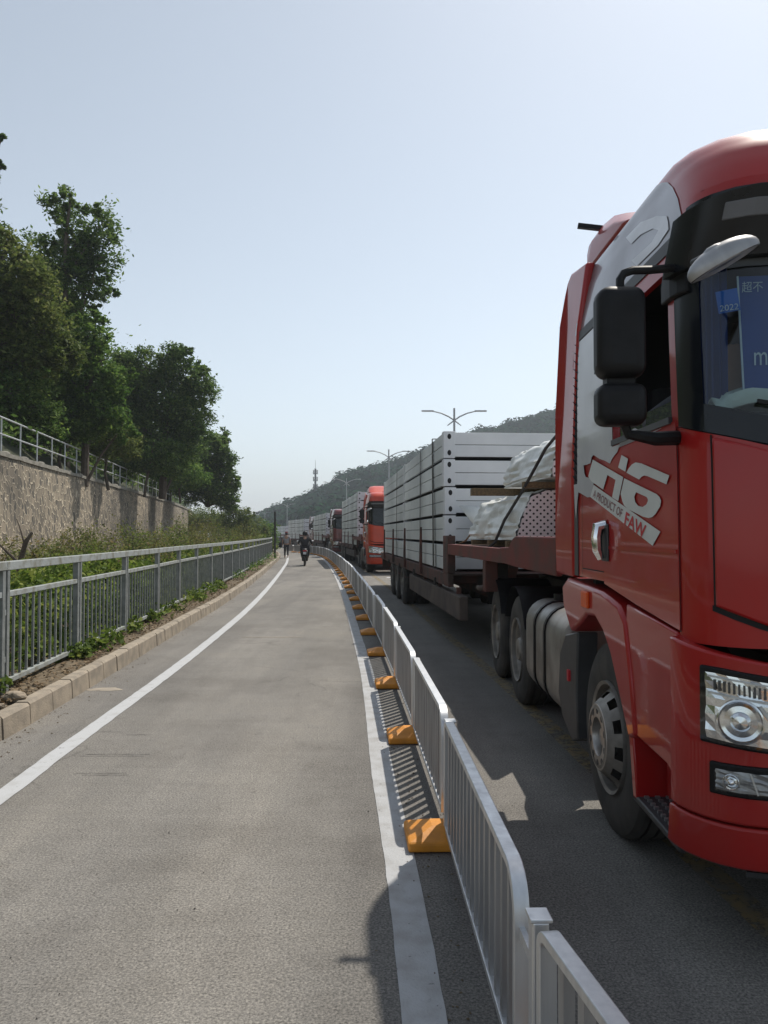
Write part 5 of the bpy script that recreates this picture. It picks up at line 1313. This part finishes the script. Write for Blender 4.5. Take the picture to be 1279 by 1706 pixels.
# wrapped bundles of perforated board on the gooseneck
def bundle(loc_, sx, y0, y1, z0, z1, shear, peak, seed, label, tilt=0):
    T = empty('board_bundle', loc_, HEAD); tag(T, label, 'bundle', 'film wrapped bundles behind the red cab')
    L_ = y1-y0; H = z1-z0; w = sx
    g_ = random.Random(seed)
    def prof(y):                                                     # cross-section outline at y, a slumped stack
        k = .02*math.sin(3*y+seed); s_ = shear
        pts = [(-w/2+k,0.0),(-w/2-.01+k,.12*H),(-w/2+.03*s_,.35*H),(-w/2+.07*s_,.6*H),(-w/2+.14*s_,.86*H),(-w/2+.30*s_,.985*H),(-w*.18,H*peak),(w*.10,H*(peak-.05)),(w/2-.2,H*.9),(w/2-.02,.7*H),(w/2,.3*H),(w/2,0)]
        out = []
        for (ax,az),(bx,bz) in zip(pts[:-1],pts[1:]):
            for q in range(4): out.append((ax+(bx-ax)*q/4, az+(bz-az)*q/4))
        return out+[pts[-1]]
    mb = MB(); vs = []; ny = 40
    for j in range(ny+1):
        y = L_*j/ny; sag = .03*math.sin(j*.9+seed)
        for i, (x, z) in enumerate(prof(y)):
            lay = (z*13+.5*noise.noise((y*1.2,seed,0)))%1.0; nn = noise.noise((x*5+seed, y*4, z*5))*.03+noise.noise((x*14, y*3+seed, z*30))*.02-(.022*max(0,1-abs(lay-.5)*5) if i < 22 else 0)
            vs.append((x-(nn if i < 24 else 0), y, z+(nn+sag*.3 if 16 < i < 40 else 0)))
    m = len(prof(0))
    mb.add(vs, [(j*m+i, j*m+i+1, (j+1)*m+i+1, (j+1)*m+i) for j in range(ny) for i in range(m-1)]+[tuple(ny*m+i for i in range(m))]+[(j*m+m-1,j*m,(j+1)*m,(j+1)*m+m-1) for j in range(ny)])
    mb.build('plastic_film', M['film'], T, smooth=60)
    mb = MB(); pr = prof(0); mb.prism([(x*.985,z*.985+.004) for x, z in pr], -.015, .03, 'y'); mb.build('perforated_boards', M['perf'], T)
    mb = None
    return T
bundle(tl(-.10,.12,1.53), 1.90, .0, 2.55, 0, .53, 1.0, 1.0, 3, 'lower bundle of perforated boards in white plastic film behind the red cab')
bundle(tl(.05,-.25,2.16), 1.72, .0, 2.05, 0, .46, .9, 1.06, 8, 'upper bundle of perforated boards in white film, on the timber beam')
bundle(tl(.10,-.95,1.53), 1.5, .0, .95, 0, .46, .5, .9, 12, 'short bundle of perforated boards right behind the red side deflector')
def plank(p, q, w, h, label, cat='plank'):
    mb = MB(); mb.bar(p, q, w, h); o = mb.build('timber_beam', M['wood'], bevel=.004); tag(o, label, cat, 'timbers under the bundles'); return o
plank(tl(-1.27,1.45,2.10), tl(1.1,1.45,2.10), .12, .085, 'timber beam sticking out between the two wrapped bundles')
plank(tl(-.95,.25,2.11), tl(1.0,.25,2.11), .10, .07, 'dark timber under the front end of the upper bundle')
for i, y in enumerate((.4,1.3,2.3)): plank(tl(-1.1,y,1.487), tl(1.1,y,1.487), .10, .065, ['timber under the front end of the lower bundle','timber under the middle of the lower bundle','timber under the rear end of the lower bundle'][i])
mb = MB(); mb.tube([tl(-.72,-.27,2.60),tl(-.84,-.22,2.45),tl(-.95,.25,2.06),tl(-1.06,.62,1.75),tl(-1.13,.8,1.5),tl(-1.22,.85,1.42)], .017, 6)
o = mb.build('lashing_rope', M['strap'], smooth=True); tag(o, 'dark strap running down across both wrapped bundles', 'rope')
mb = MB(); mb.tube([tl(-1.23,3.5,1.45),tl(-1.15,3.3,1.43),tl(-1.05,3.0,1.50),tl(-.98,2.75,1.65),tl(-.95,2.6,1.85)], .012, 6)
o = mb.build('yellow_rope', M['wood'], smooth=True); tag(o, 'tan rope drooping from the lower bundle to the trailer corner', 'rope')
mb = MB(); vs = [tl(-1.02,3.72,2.02),tl(-.80,3.70,2.0),tl(-.45,3.66,1.98),tl(-.15,3.62,1.97),tl(-.92,3.60,1.86),tl(-.70,3.5,1.76),tl(-.4,3.5,1.80),tl(-.1,3.5,1.8),tl(-.78,3.42,1.64),tl(-.55,3.3,1.55),tl(-.3,3.3,1.56),tl(-.1,3.3,1.55)]
mb.add(vs, [(0,1,5,4),(1,2,6,5),(2,3,7,6),(4,5,9,8),(5,6,10,9),(6,7,11,10)])
o = mb.build('plastic_sheet', M['film'], smooth=True, fix=False); so = o.modifiers.new('thickness','SOLIDIFY'); so.thickness = .008
tag(o, 'sagging sheet of white plastic in front of the nearest white stack', 'plastic sheet')

# ---------------------------------------------------------------- the queue behind
def place(T, cab_u, cab_D, head, paint, load_D, lab, packs, who, n=5, z0=1.03, stacks=2):
    x = (cab_u-639.5)/FPX*cab_D; c, s = math.cos(head), math.sin(head)
    o = copy_tree(T); o.rotation_euler = (0,0,head)
    # near-side front corner (-1.25,-1.13) goes to the traced point
    lx, ly = -1.25, -1.13; o.location = (x-(c*lx-s*ly), cab_D-(s*lx+c*ly), 0)
    if paint: repaint(o, paint)
    tag(o, lab, 'truck', TR)
    t = copy_tree(trl); kp = Vector((o.location.x-s*3.75, o.location.y+c*3.75, 0)); t.location = kp; t.rotation_euler = (0,0,head)
    tag(t, packs, 'trailer', 'low trailers in the queue')
    load(kp, head, (load_D, load_D+5.97)[:stacks], n, z0, who, PACK[0])
    return o
place(truck, 613, 31.0, R_(6.7), {M['red']:M['orange_red'], M['silver_decal']:M['orange_red'], M['silver_roof']:M['orange_red']}, .9, 'orange red tractor truck, second in the queue, half hidden by the nearest white load', 'trailer behind the orange red truck with its white load', 'behind the orange red truck', n=6)
t3 = place(truck, 554.5, 52.5, R_(9.7), {M['red']:M['dark_red'], M['silver_decal']:M['dark_red'], M['silver_roof']:M['dark_red']}, 1.0, 'dark maroon tractor truck, third in the queue', 'trailer behind the dark maroon truck with its white load', 'behind the maroon truck')
t4 = place(truck, 520.5, 76.0, R_(15), {M['red']:M['dark_red'], M['silver_decal']:M['dark_red'], M['silver_roof']:M['dark_red']}, 1.0, 'fourth truck in the queue, a small dark cab far along the road', 'trailer of the fourth truck in the queue', 'on the fourth trailer in the queue')
t5 = place(truck, 490, 110.0, R_(21), {M['red']:M['dark_red'], M['silver_decal']:M['dark_red'], M['silver_roof']:M['dark_red']}, 1.0, 'farthest truck in the queue, at the bend behind the walker', 'trailer of the farthest truck in the queue', 'on the farthest trailer in the queue', n=4)
for t_ in (t3, t4, t5):                 # lower roofed cabs
    for ch in list(t_.children):
        if ch.name.startswith('roof_deflector'):
            for c2 in list(ch.children): bpy.data.objects.remove(c2)
            bpy.data.objects.remove(ch)
# ================================================================== PEOPLE AND SCOOTER
def skinned(name, joints, edges, mats, parent, sub=2, smooth=True):
    """one continuous surface grown over a skeleton: joints = {name: (x,y,z,radius)}"""
    keys = list(joints); me = bpy.data.meshes.new(name)
    me.from_pydata([joints[k][:3] for k in keys], [(keys.index(a), keys.index(b)) for a,b in edges], [])
    o = bpy.data.objects.new(name, me); COL.objects.link(o); o.parent = parent; me.materials.append(mats)
    md = o.modifiers.new('skin','SKIN'); md.use_smooth_shade = True
    for i, k in enumerate(keys):
        r = joints[k][3]; r = r if hasattr(r,'__len__') else (r,r); me.skin_vertices[0].data[i].radius = r; me.skin_vertices[0].data[i].use_root = (i == 0)
    s = o.modifiers.new('subdivision','SUBSURF'); s.levels = sub; s.render_levels = sub
    return o
def head_shape(mb, c, r=.105, face=(0,-1)):
    mb.sphere(c, (r*.80,r*.95,r*1.18), 16, 12)
    fx, fy = face; mb.sphere((c[0]+fx*r*.95,c[1]+fy*r*.95,c[2]-.01), (.016,.02,.024), 8, 6)
    for s in (-1,1): mb.sphere((c[0]+s*fy*r*.80,c[1]+s*fx*r*.8,c[2]-.005), (.014,.022,.03), 8, 6)
# ---- walker, seen from behind
p = at(477, 930, 50); wk = empty('person', (p.x, 50, 0), R_(6)); tag(wk, 'person walking away in a grey shirt and red cap with a dark bag', 'person')
J = {'pelvis':(0,0,.92,(.13,.10)),'waist':(0,0,1.06,(.125,.095)),'chest':(0,-.01,1.30,(.155,.105)),'neck':(0,0,1.47,.055),'head':(0,.02,1.60,.085),'crown':(0,.01,1.68,.07),
 'shl':(-.17,0,1.40,.06),'ell':(-.24,-.03,1.13,.042),'wrl':(-.25,.06,.90,.032),'shr':(.17,0,1.40,.06),'elr':(.25,-.02,1.14,.042),'wrr':(.23,.10,.95,.032),
 'hpl':(-.09,0,.86,.085),'knl':(-.10,.12,.48,.058),'anl':(-.10,.06,.09,.04),'tol':(-.11,.22,.035,.035),'hpr':(.09,0,.86,.085),'knr':(.09,.02,.48,.058),'anr':(.10,-.16,.11,.04),'tor':(.10,-.03,.035,.035)}
EB = [('pelvis','waist'),('waist','chest'),('chest','neck'),('neck','head'),('head','crown'),('chest','shl'),('shl','ell'),('ell','wrl'),('chest','shr'),('shr','elr'),('elr','wrr'),('pelvis','hpl'),('hpl','knl'),('knl','anl'),('anl','tol'),('pelvis','hpr'),('hpr','knr'),('knr','anr'),('anr','tor')]
def fingers(J, E, w, d, n):
    """five unequal curled fingers and a thumb from a wrist joint"""
    x, y, z, _ = J[w]; dx, dy, dz = d; J[w+'p'] = (x+dx*.07,y+dy*.07,z+dz*.07,.026); E.append((w,w+'p'))
    for i in range(4):
        o_ = (i-1.5)*.018; L_ = [.065,.078,.072,.055][i]
        J[w+'f%d'%i] = (x+dx*(.07+L_*.6)+n[0]*o_, y+dy*(.07+L_*.6)+n[1]*o_+.006, z+dz*(.07+L_*.6)+n[2]*o_, .009)
        J[w+'g%d'%i] = (x+dx*(.07+L_)+n[0]*o_, y+dy*(.07+L_)+n[1]*o_+.022, z+dz*(.07+L_)+n[2]*o_, .008); E += [(w+'p',w+'f%d'%i),(w+'f%d'%i,w+'g%d'%i)]
    J[w+'t'] = (x+dx*.05+n[0]*-.04, y+dy*.05+n[1]*-.04+.02, z+dz*.05-.01, .010); E.append((w,w+'t'))
EW = list(EB); fingers(J, EW, 'wrl', (0,.1,-1), (0,1,0)); fingers(J, EW, 'wrr', (0,.2,-1), (0,1,0))
skinned('body', J, EW, M['skin'], wk)
T_ = {k:J[k] for k in ('pelvis','waist','chest')}; S_ = {'pelvis':(0,0,.90,(.160,.130)),'waist':(0,0,1.06,(.158,.130)),'chest':(0,-.01,1.31,(.188,.142)),'nk':(0,0,1.43,.075),'sl':(-.175,0,1.40,.075),'el':(-.225,-.02,1.20,.062),'sr':(.175,0,1.40,.075),'er':(.235,-.015,1.20,.062)}
skinned('shirt', S_, [('pelvis','waist'),('waist','chest'),('chest','nk'),('chest','sl'),('sl','el'),('chest','sr'),('sr','er')], M['shirt_grey'], wk)
P_ = {'pelvis':(0,0,.90,(.140,.108)),'l':(-.09,.01,.82,.10),'kl':(-.10,.12,.48,.075),'al':(-.10,.07,.14,.055),'r':(.09,.01,.82,.10),'kr':(.09,.02,.48,.075),'ar':(.10,-.13,.16,.055)}
skinned('trousers', P_, [('pelvis','l'),('l','kl'),('kl','al'),('pelvis','r'),('r','kr'),('kr','ar')], M['trouser'], wk)
mb = MB(); mb.sphere((0,.005,1.66), (.098,.108,.075), 14, 10); mb.box(-.06,.06,.08,.19,1.645,1.66); mb.build('cap', M['red_cap'], wk, smooth=True)
mb = MB(); mb.sphere((0,-.02,1.60), (.092,.09,.085), 12, 8); mb.build('hair', M['hair'], wk, smooth=True)
mb = MB(); c_ = wk.location; mb.box(-.10,.10,-.17,.17,.70,1.05); bag = mb.build('bag', M['black_cloth'], bevel=.04, smooth=True); bag.location = (c_.x-.38,c_.y,0)
tag(bag, 'dark bag hanging at the left side of the walker', 'bag')
mb = MB(); mb.tube([(-.0,-.1,1.03),(.08,-.08,1.2),(.17,0,1.42),(.1,.08,1.2),(0,.1,1.03)], .012, 6); mb.build('strap', M['black_cloth'], bag)
# ---- scooter and rider
p = at(508, 942, 38.6); SC_LOC = (p.x, 38.6, 0); sh = R_(5)
sc = empty('scooter', SC_LOC, sh); tag(sc, 'black scooter with white plate riding along the lane', 'scooter')
for nm, y in (('front_wheel',.62),('rear_wheel',-.62)):
    mb = MB(); mb.lathe([(.15,-.05),(.22,-.055),(.27,-.03),(.28,0),(.27,.03),(.22,.055),(.15,.05)], (0,y,.28), 'x', 26, closed=True); w_ = mb.build(nm, M['rubber'], sc, smooth=True)
    mb = MB(); mb.lathe([(.15,-.02),(.05,-.03),(.05,.03),(.15,.02)], (0,y,.28), 'x', 20, closed=True); mb.build('rim', M['rim'], w_)
mb = MB(); mb.prism([(-.86,.62),(-.72,.78),(-.15,.80),(-.05,.70),(.0,.36),(.35,.34),(.46,.50),(.52,.95),(.58,.97),(.60,.55),(.50,.25),(.0,.22),(-.25,.26),(-.45,.42),(-.8,.50)], -.15, .15, 'x'); mb.build('body_panels', M['black_pl'], sc, bevel=.04, smooth=40)
mb = MB(); mb.sphere((0,-.42,.82), (.14,.36,.055), 14, 8); mb.build('saddle', M['dark_trim'], sc, smooth=True)
mb = MB(); mb.tube([(-.36,.40,1.04),(-.15,.48,1.06),(0,.52,1.04),(.15,.48,1.06),(.36,.40,1.04)], .016, 8); mb.build('handlebar', M['dark_trim'], sc, smooth=True)
for sx in (-1,1):
    mb = MB(); mb.tube([(sx*.24,.46,1.06),(sx*.33,.42,1.20)], .008, 6); mb.sphere((sx*.36,.41,1.22), (.075,.02,.045), 12, 8); mb.build('mirror', M['alu'], sc, smooth=True)
mb = MB(); mb.box(-.075,.075,-.90,-.885,.58,.70); mb.build('number_plate', M['pack'], sc, bevel=.006)
mb = MB(); mb.box(-.09,.09,-.885,-.84,.72,.78); mb.build('tail_light', M['dec_red'], sc, bevel=.01)
mb = MB(); mb.tube([(-.02,.62,.28),(-.02,.56,.7),(0,.52,1.02)], .03, 8); mb.build('fork', M['chassis'], sc)
rd = empty('person', SC_LOC, sh); tag(rd, 'rider in black clothes and black helmet sitting on the scooter', 'person')
J = {'pelvis':(0,-.42,.93,(.15,.12)),'waist':(0,-.38,1.08,(.135,.11)),'chest':(0,-.30,1.30,(.165,.115)),'neck':(0,-.26,1.45,.055),'head':(0,-.23,1.56,.085),'crown':(0,-.23,1.63,.07),
 'shl':(-.19,-.29,1.38,.06),'ell':(-.31,-.05,1.18,.042),'wrl':(-.33,.33,1.07,.032),'shr':(.19,-.29,1.38,.06),'elr':(.31,-.05,1.18,.042),'wrr':(.33,.33,1.07,.032),
 'hpl':(-.11,-.36,.90,.09),'knl':(-.19,.10,.84,.065),'anl':(-.15,.08,.42,.042),'tol':(-.15,.24,.37,.036),'hpr':(.11,-.36,.90,.09),'knr':(.19,.10,.84,.065),'anr':(.15,.08,.42,.042),'tor':(.15,.24,.37,.036)}
EW = list(EB); fingers(J, EW, 'wrl', (0,.9,-.25), (1,0,0)); fingers(J, EW, 'wrr', (0,.9,-.25), (-1,0,0))
skinned('body', J, EW, M['skin'], rd)
g_ = lambda k, s: tuple(J[k][:3])+((J[k][3][0]*s,J[k][3][1]*s) if hasattr(J[k][3],'__len__') else J[k][3]*s,)
S_ = {k:g_(k,1.36 if k in ('pelvis','waist','chest') else 1.35) for k in ('pelvis','waist','chest','shl','ell','shr','elr')}; S_['wl'] = (-.328,.26,1.09,.042); S_['wr'] = (.328,.26,1.09,.042); S_['nk'] = (0,-.27,1.42,.072)
skinned('jacket', S_, [('pelvis','waist'),('waist','chest'),('chest','nk'),('chest','shl'),('shl','ell'),('ell','wl'),('chest','shr'),('shr','elr'),('elr','wr')], M['black_cloth'], rd)
P_ = {k:g_(k,1.2) for k in ('pelvis','hpl','knl','anl','hpr','knr','anr')}
skinned('trousers', P_, [('pelvis','hpl'),('hpl','knl'),('knl','anl'),('pelvis','hpr'),('hpr','knr'),('knr','anr')], M['trouser'], rd)
mb = MB(); mb.sphere((0,-.23,1.60), (.125,.145,.135), 16, 12); mb.build('helmet', M['black_pl'], rd, smooth=True)
# ---- person in the near cab, by the side window
ps = empty('person', (TX-.74, TY-.30, 1.2)); tag(ps, 'person in a grey shirt sitting by the side window of the big red truck', 'person')
J = {'pelvis':(0,-.20,.58,(.16,.12)),'waist':(0,-.16,.74,(.145,.11)),'chest':(0,-.16,.98,(.17,.12)),'neck':(0,-.19,1.13,.055),'head':(-.02,-.23,1.25,.085),'crown':(-.02,-.22,1.33,.072),
 'shl':(-.20,-.18,1.05,.062),'ell':(-.46,-.36,.90,.044),'wrl':(-.43,-.60,.93,.033),'shr':(.20,-.18,1.05,.062),'elr':(.26,-.42,.86,.044),'wrr':(.15,-.62,.80,.033),
 'hpl':(-.10,-.26,.56,.09),'knl':(-.13,-.68,.60,.065),'anl':(-.13,-.72,.15,.042),'tol':(-.13,-.88,.08,.036),'hpr':(.10,-.26,.56,.09),'knr':(.13,-.68,.60,.065),'anr':(.13,-.72,.15,.042),'tor':(.13,-.88,.08,.036)}
EW = list(EB); fingers(J, EW, 'wrl', (.1,-.95,-.1), (1,0,0)); fingers(J, EW, 'wrr', (-.2,-.9,-.2), (1,0,0))
bd = skinned('body', J, EW, M['skin'], ps)
S_ = {k:g_(k,1.34 if k in ('pelvis','waist','chest') else 1.35) for k in ('pelvis','waist','chest','shl','ell','shr','elr')}; S_['nk'] = (0,-.18,1.10,.07); S_['wl'] = (-.45,-.45,.91,.052); S_['wr'] = (.22,-.5,.84,.05)
skinned('shirt', S_, [('pelvis','waist'),('waist','chest'),('chest','nk'),('chest','shl'),('shl','ell'),('ell','wl'),('chest','shr'),('shr','elr'),('elr','wr')], M['shirt_dark'], ps)
mb = MB(); mb.sphere((-.02,-.195,1.335), (.092,.105,.085), 14, 10); mb.build('hair', M['hair'], ps, smooth=True)
P_ = {k:g_(k,1.18) for k in ('pelvis','hpl','knl','anl','hpr','knr','anr')}
skinned('trousers', P_, [('pelvis','hpl'),('hpl','knl'),('knl','anl'),('pelvis','hpr'),('hpr','knr'),('knr','anr')], M['trouser'], ps)
# ---- things behind the windscreen
def inT(x, y, z): return Vector((TX+x, TY+y, z))
mb = MB(); rt = random.Random(3); vs = []; n = 20
for j in range(9):
    for i in range(n+1):
        x = -1.04+.62*i/n; vs.append(inT(x*.92, -1.27+.05*i/n+.012*math.sin(i*1.5+j*.3)+.03*(8-j)/8, 2.035+.10*j-.25*0))
mb.add(vs, [(j*(n+1)+i,j*(n+1)+i+1,(j+1)*(n+1)+i+1,(j+1)*(n+1)+i) for j in range(5) for i in range(n)])
vs = []
for j in range(3):
    for i in range(n+1):
        t = i/n; x = -1.02+.50*t; sagz = .10*math.sin(math.pi*t)+.035*noise.noise((t*6,j*2,1)); y = -1.31+.14*j+.03*t
        vs.append(inT(x, y, 2.03+(.02+sagz*.9 if j == 1 else .0)))
tw = MB(); nn = 26; vs = []
for j in range(9):
    for i in range(nn+1):
        t, q = i/nn, j/8
        x = -1.155+.70*t; y = -1.275-.05*min(1,t*3)+.20*q
        z = 2.075+.085*math.sin(math.pi*q)**.7*(1 if .05 < t < .97 else .5)+.028*math.sin(9*q+5*t)+.03*noise.noise((t*5,q*4,2))
        vs.append(inT(x, y, z))
tw.add(vs, [(j*(nn+1)+i,j*(nn+1)+i+1,(j+1)*(nn+1)+i+1,(j+1)*(nn+1)+i) for j in range(8) for i in range(nn)])
o = tw.build('towel', M['towel'], smooth=True, fix=False); s_ = o.modifiers.new('thickness','SOLIDIFY'); s_.thickness = .012
tag(o, 'crumpled white towel lying on the dashboard behind the windscreen', 'towel')
# blue curtain and blue board hung inside the screen
mb = MB(); vs = []
for j in range(7):
    for i in range(15): t = i/14; vs.append(inT(-1.165+.085*t, -1.13-.06*t+.012*math.sin(i*1.7), 2.10+.58*j/6))
mb.add(vs, [(j*15+i,j*15+i+1,(j+1)*15+i+1,(j+1)*15+i) for j in range(6) for i in range(14)])
o = mb.build('curtain', M['curtain'], smooth=True, fix=False); tag(o, 'blue curtain gathered beside the windscreen pillar inside the red cab', 'curtain')
mb = MB(); a, b_ = inT(-1.055,-1.235,2.10), inT(-.45,-1.325,2.10)
def board_pt(s, z, off=0): q = a.lerp(b_, s); return Vector((q.x-.09*off, q.y-off, z))
mb.add([board_pt(.03,2.12),board_pt(1,2.12),board_pt(1,2.60),board_pt(0,2.60),board_pt(.03,2.12,-.01),board_pt(1,2.12,-.01),board_pt(1,2.60,-.01),board_pt(0,2.60,-.01)], [(0,1,2,3),(7,6,5,4),(0,4,5,1),(1,5,6,2),(2,6,7,3),(3,7,4,0)])
bo = empty('sign_board', (0,0,0)); tag(bo, 'blue lettered board standing behind the windscreen of the red truck', 'sign'); mb.build('panel', M['board'], bo)
mb = MB()
for p_, q_ in (((.0,2.60),(.03,2.12)),((.03,2.12),(1,2.12))): mb.bar(board_pt(p_[0],p_[1],.004), board_pt(q_[0],q_[1],.004), .006, .006)
mb.build('edge_trim', M['white_ink'], bo)
def write(s, s0, s1, z0, h, par, nm='lettering', m=None):
    vs, fs = text_mesh(s); w_ = max(v[0] for v in vs); lo = min(v[1] for v in vs); hi = max(v[1] for v in vs)
    mb = MB(); mb.add([board_pt(s0+(s1-s0)*v[0]/w_, z0+h*(v[1]-lo)/(hi-lo), .006) for v in vs], fs); return mb.build(nm, m or M['white_ink'], par, fix=False)
write('超不', .022, .15, 2.535, .042, bo)
write('m', .085, .17, 2.25, .05, bo)
st = empty('screen_sticker', (0,0,0)); tag(st, 'small blue sticker reading 2022 inside the top corner of the windscreen', 'sticker')
def sk(a_, z): return Vector(cab_pt(a_, z, -1, -.009))+Vector((TX,TY,0))
mb = MB(); mb.add([sk(LF+.165,2.445),sk(LF+.085,2.45),sk(LF+.095,2.54),sk(LF+.175,2.535)], [(0,1,2,3)]); mb.build('panel', M['sticker'], st, fix=False)
for s, z0, h in (('2022',2.435,.032),('====',2.48,.03)):
    if s == '====': continue
    vs, fs = text_mesh(s); w_ = max(v[0] for v in vs); hi = max(v[1] for v in vs)
    mb = MB(); mb.add([Vector(cab_pt(LF+.16-.068*v[0]/w_, z0+.018+h*.75*v[1]/hi, -1, -.0065))+Vector((TX,TY,0)) for v in vs], fs); mb.build('lettering', M['white_ink'], st, fix=False)
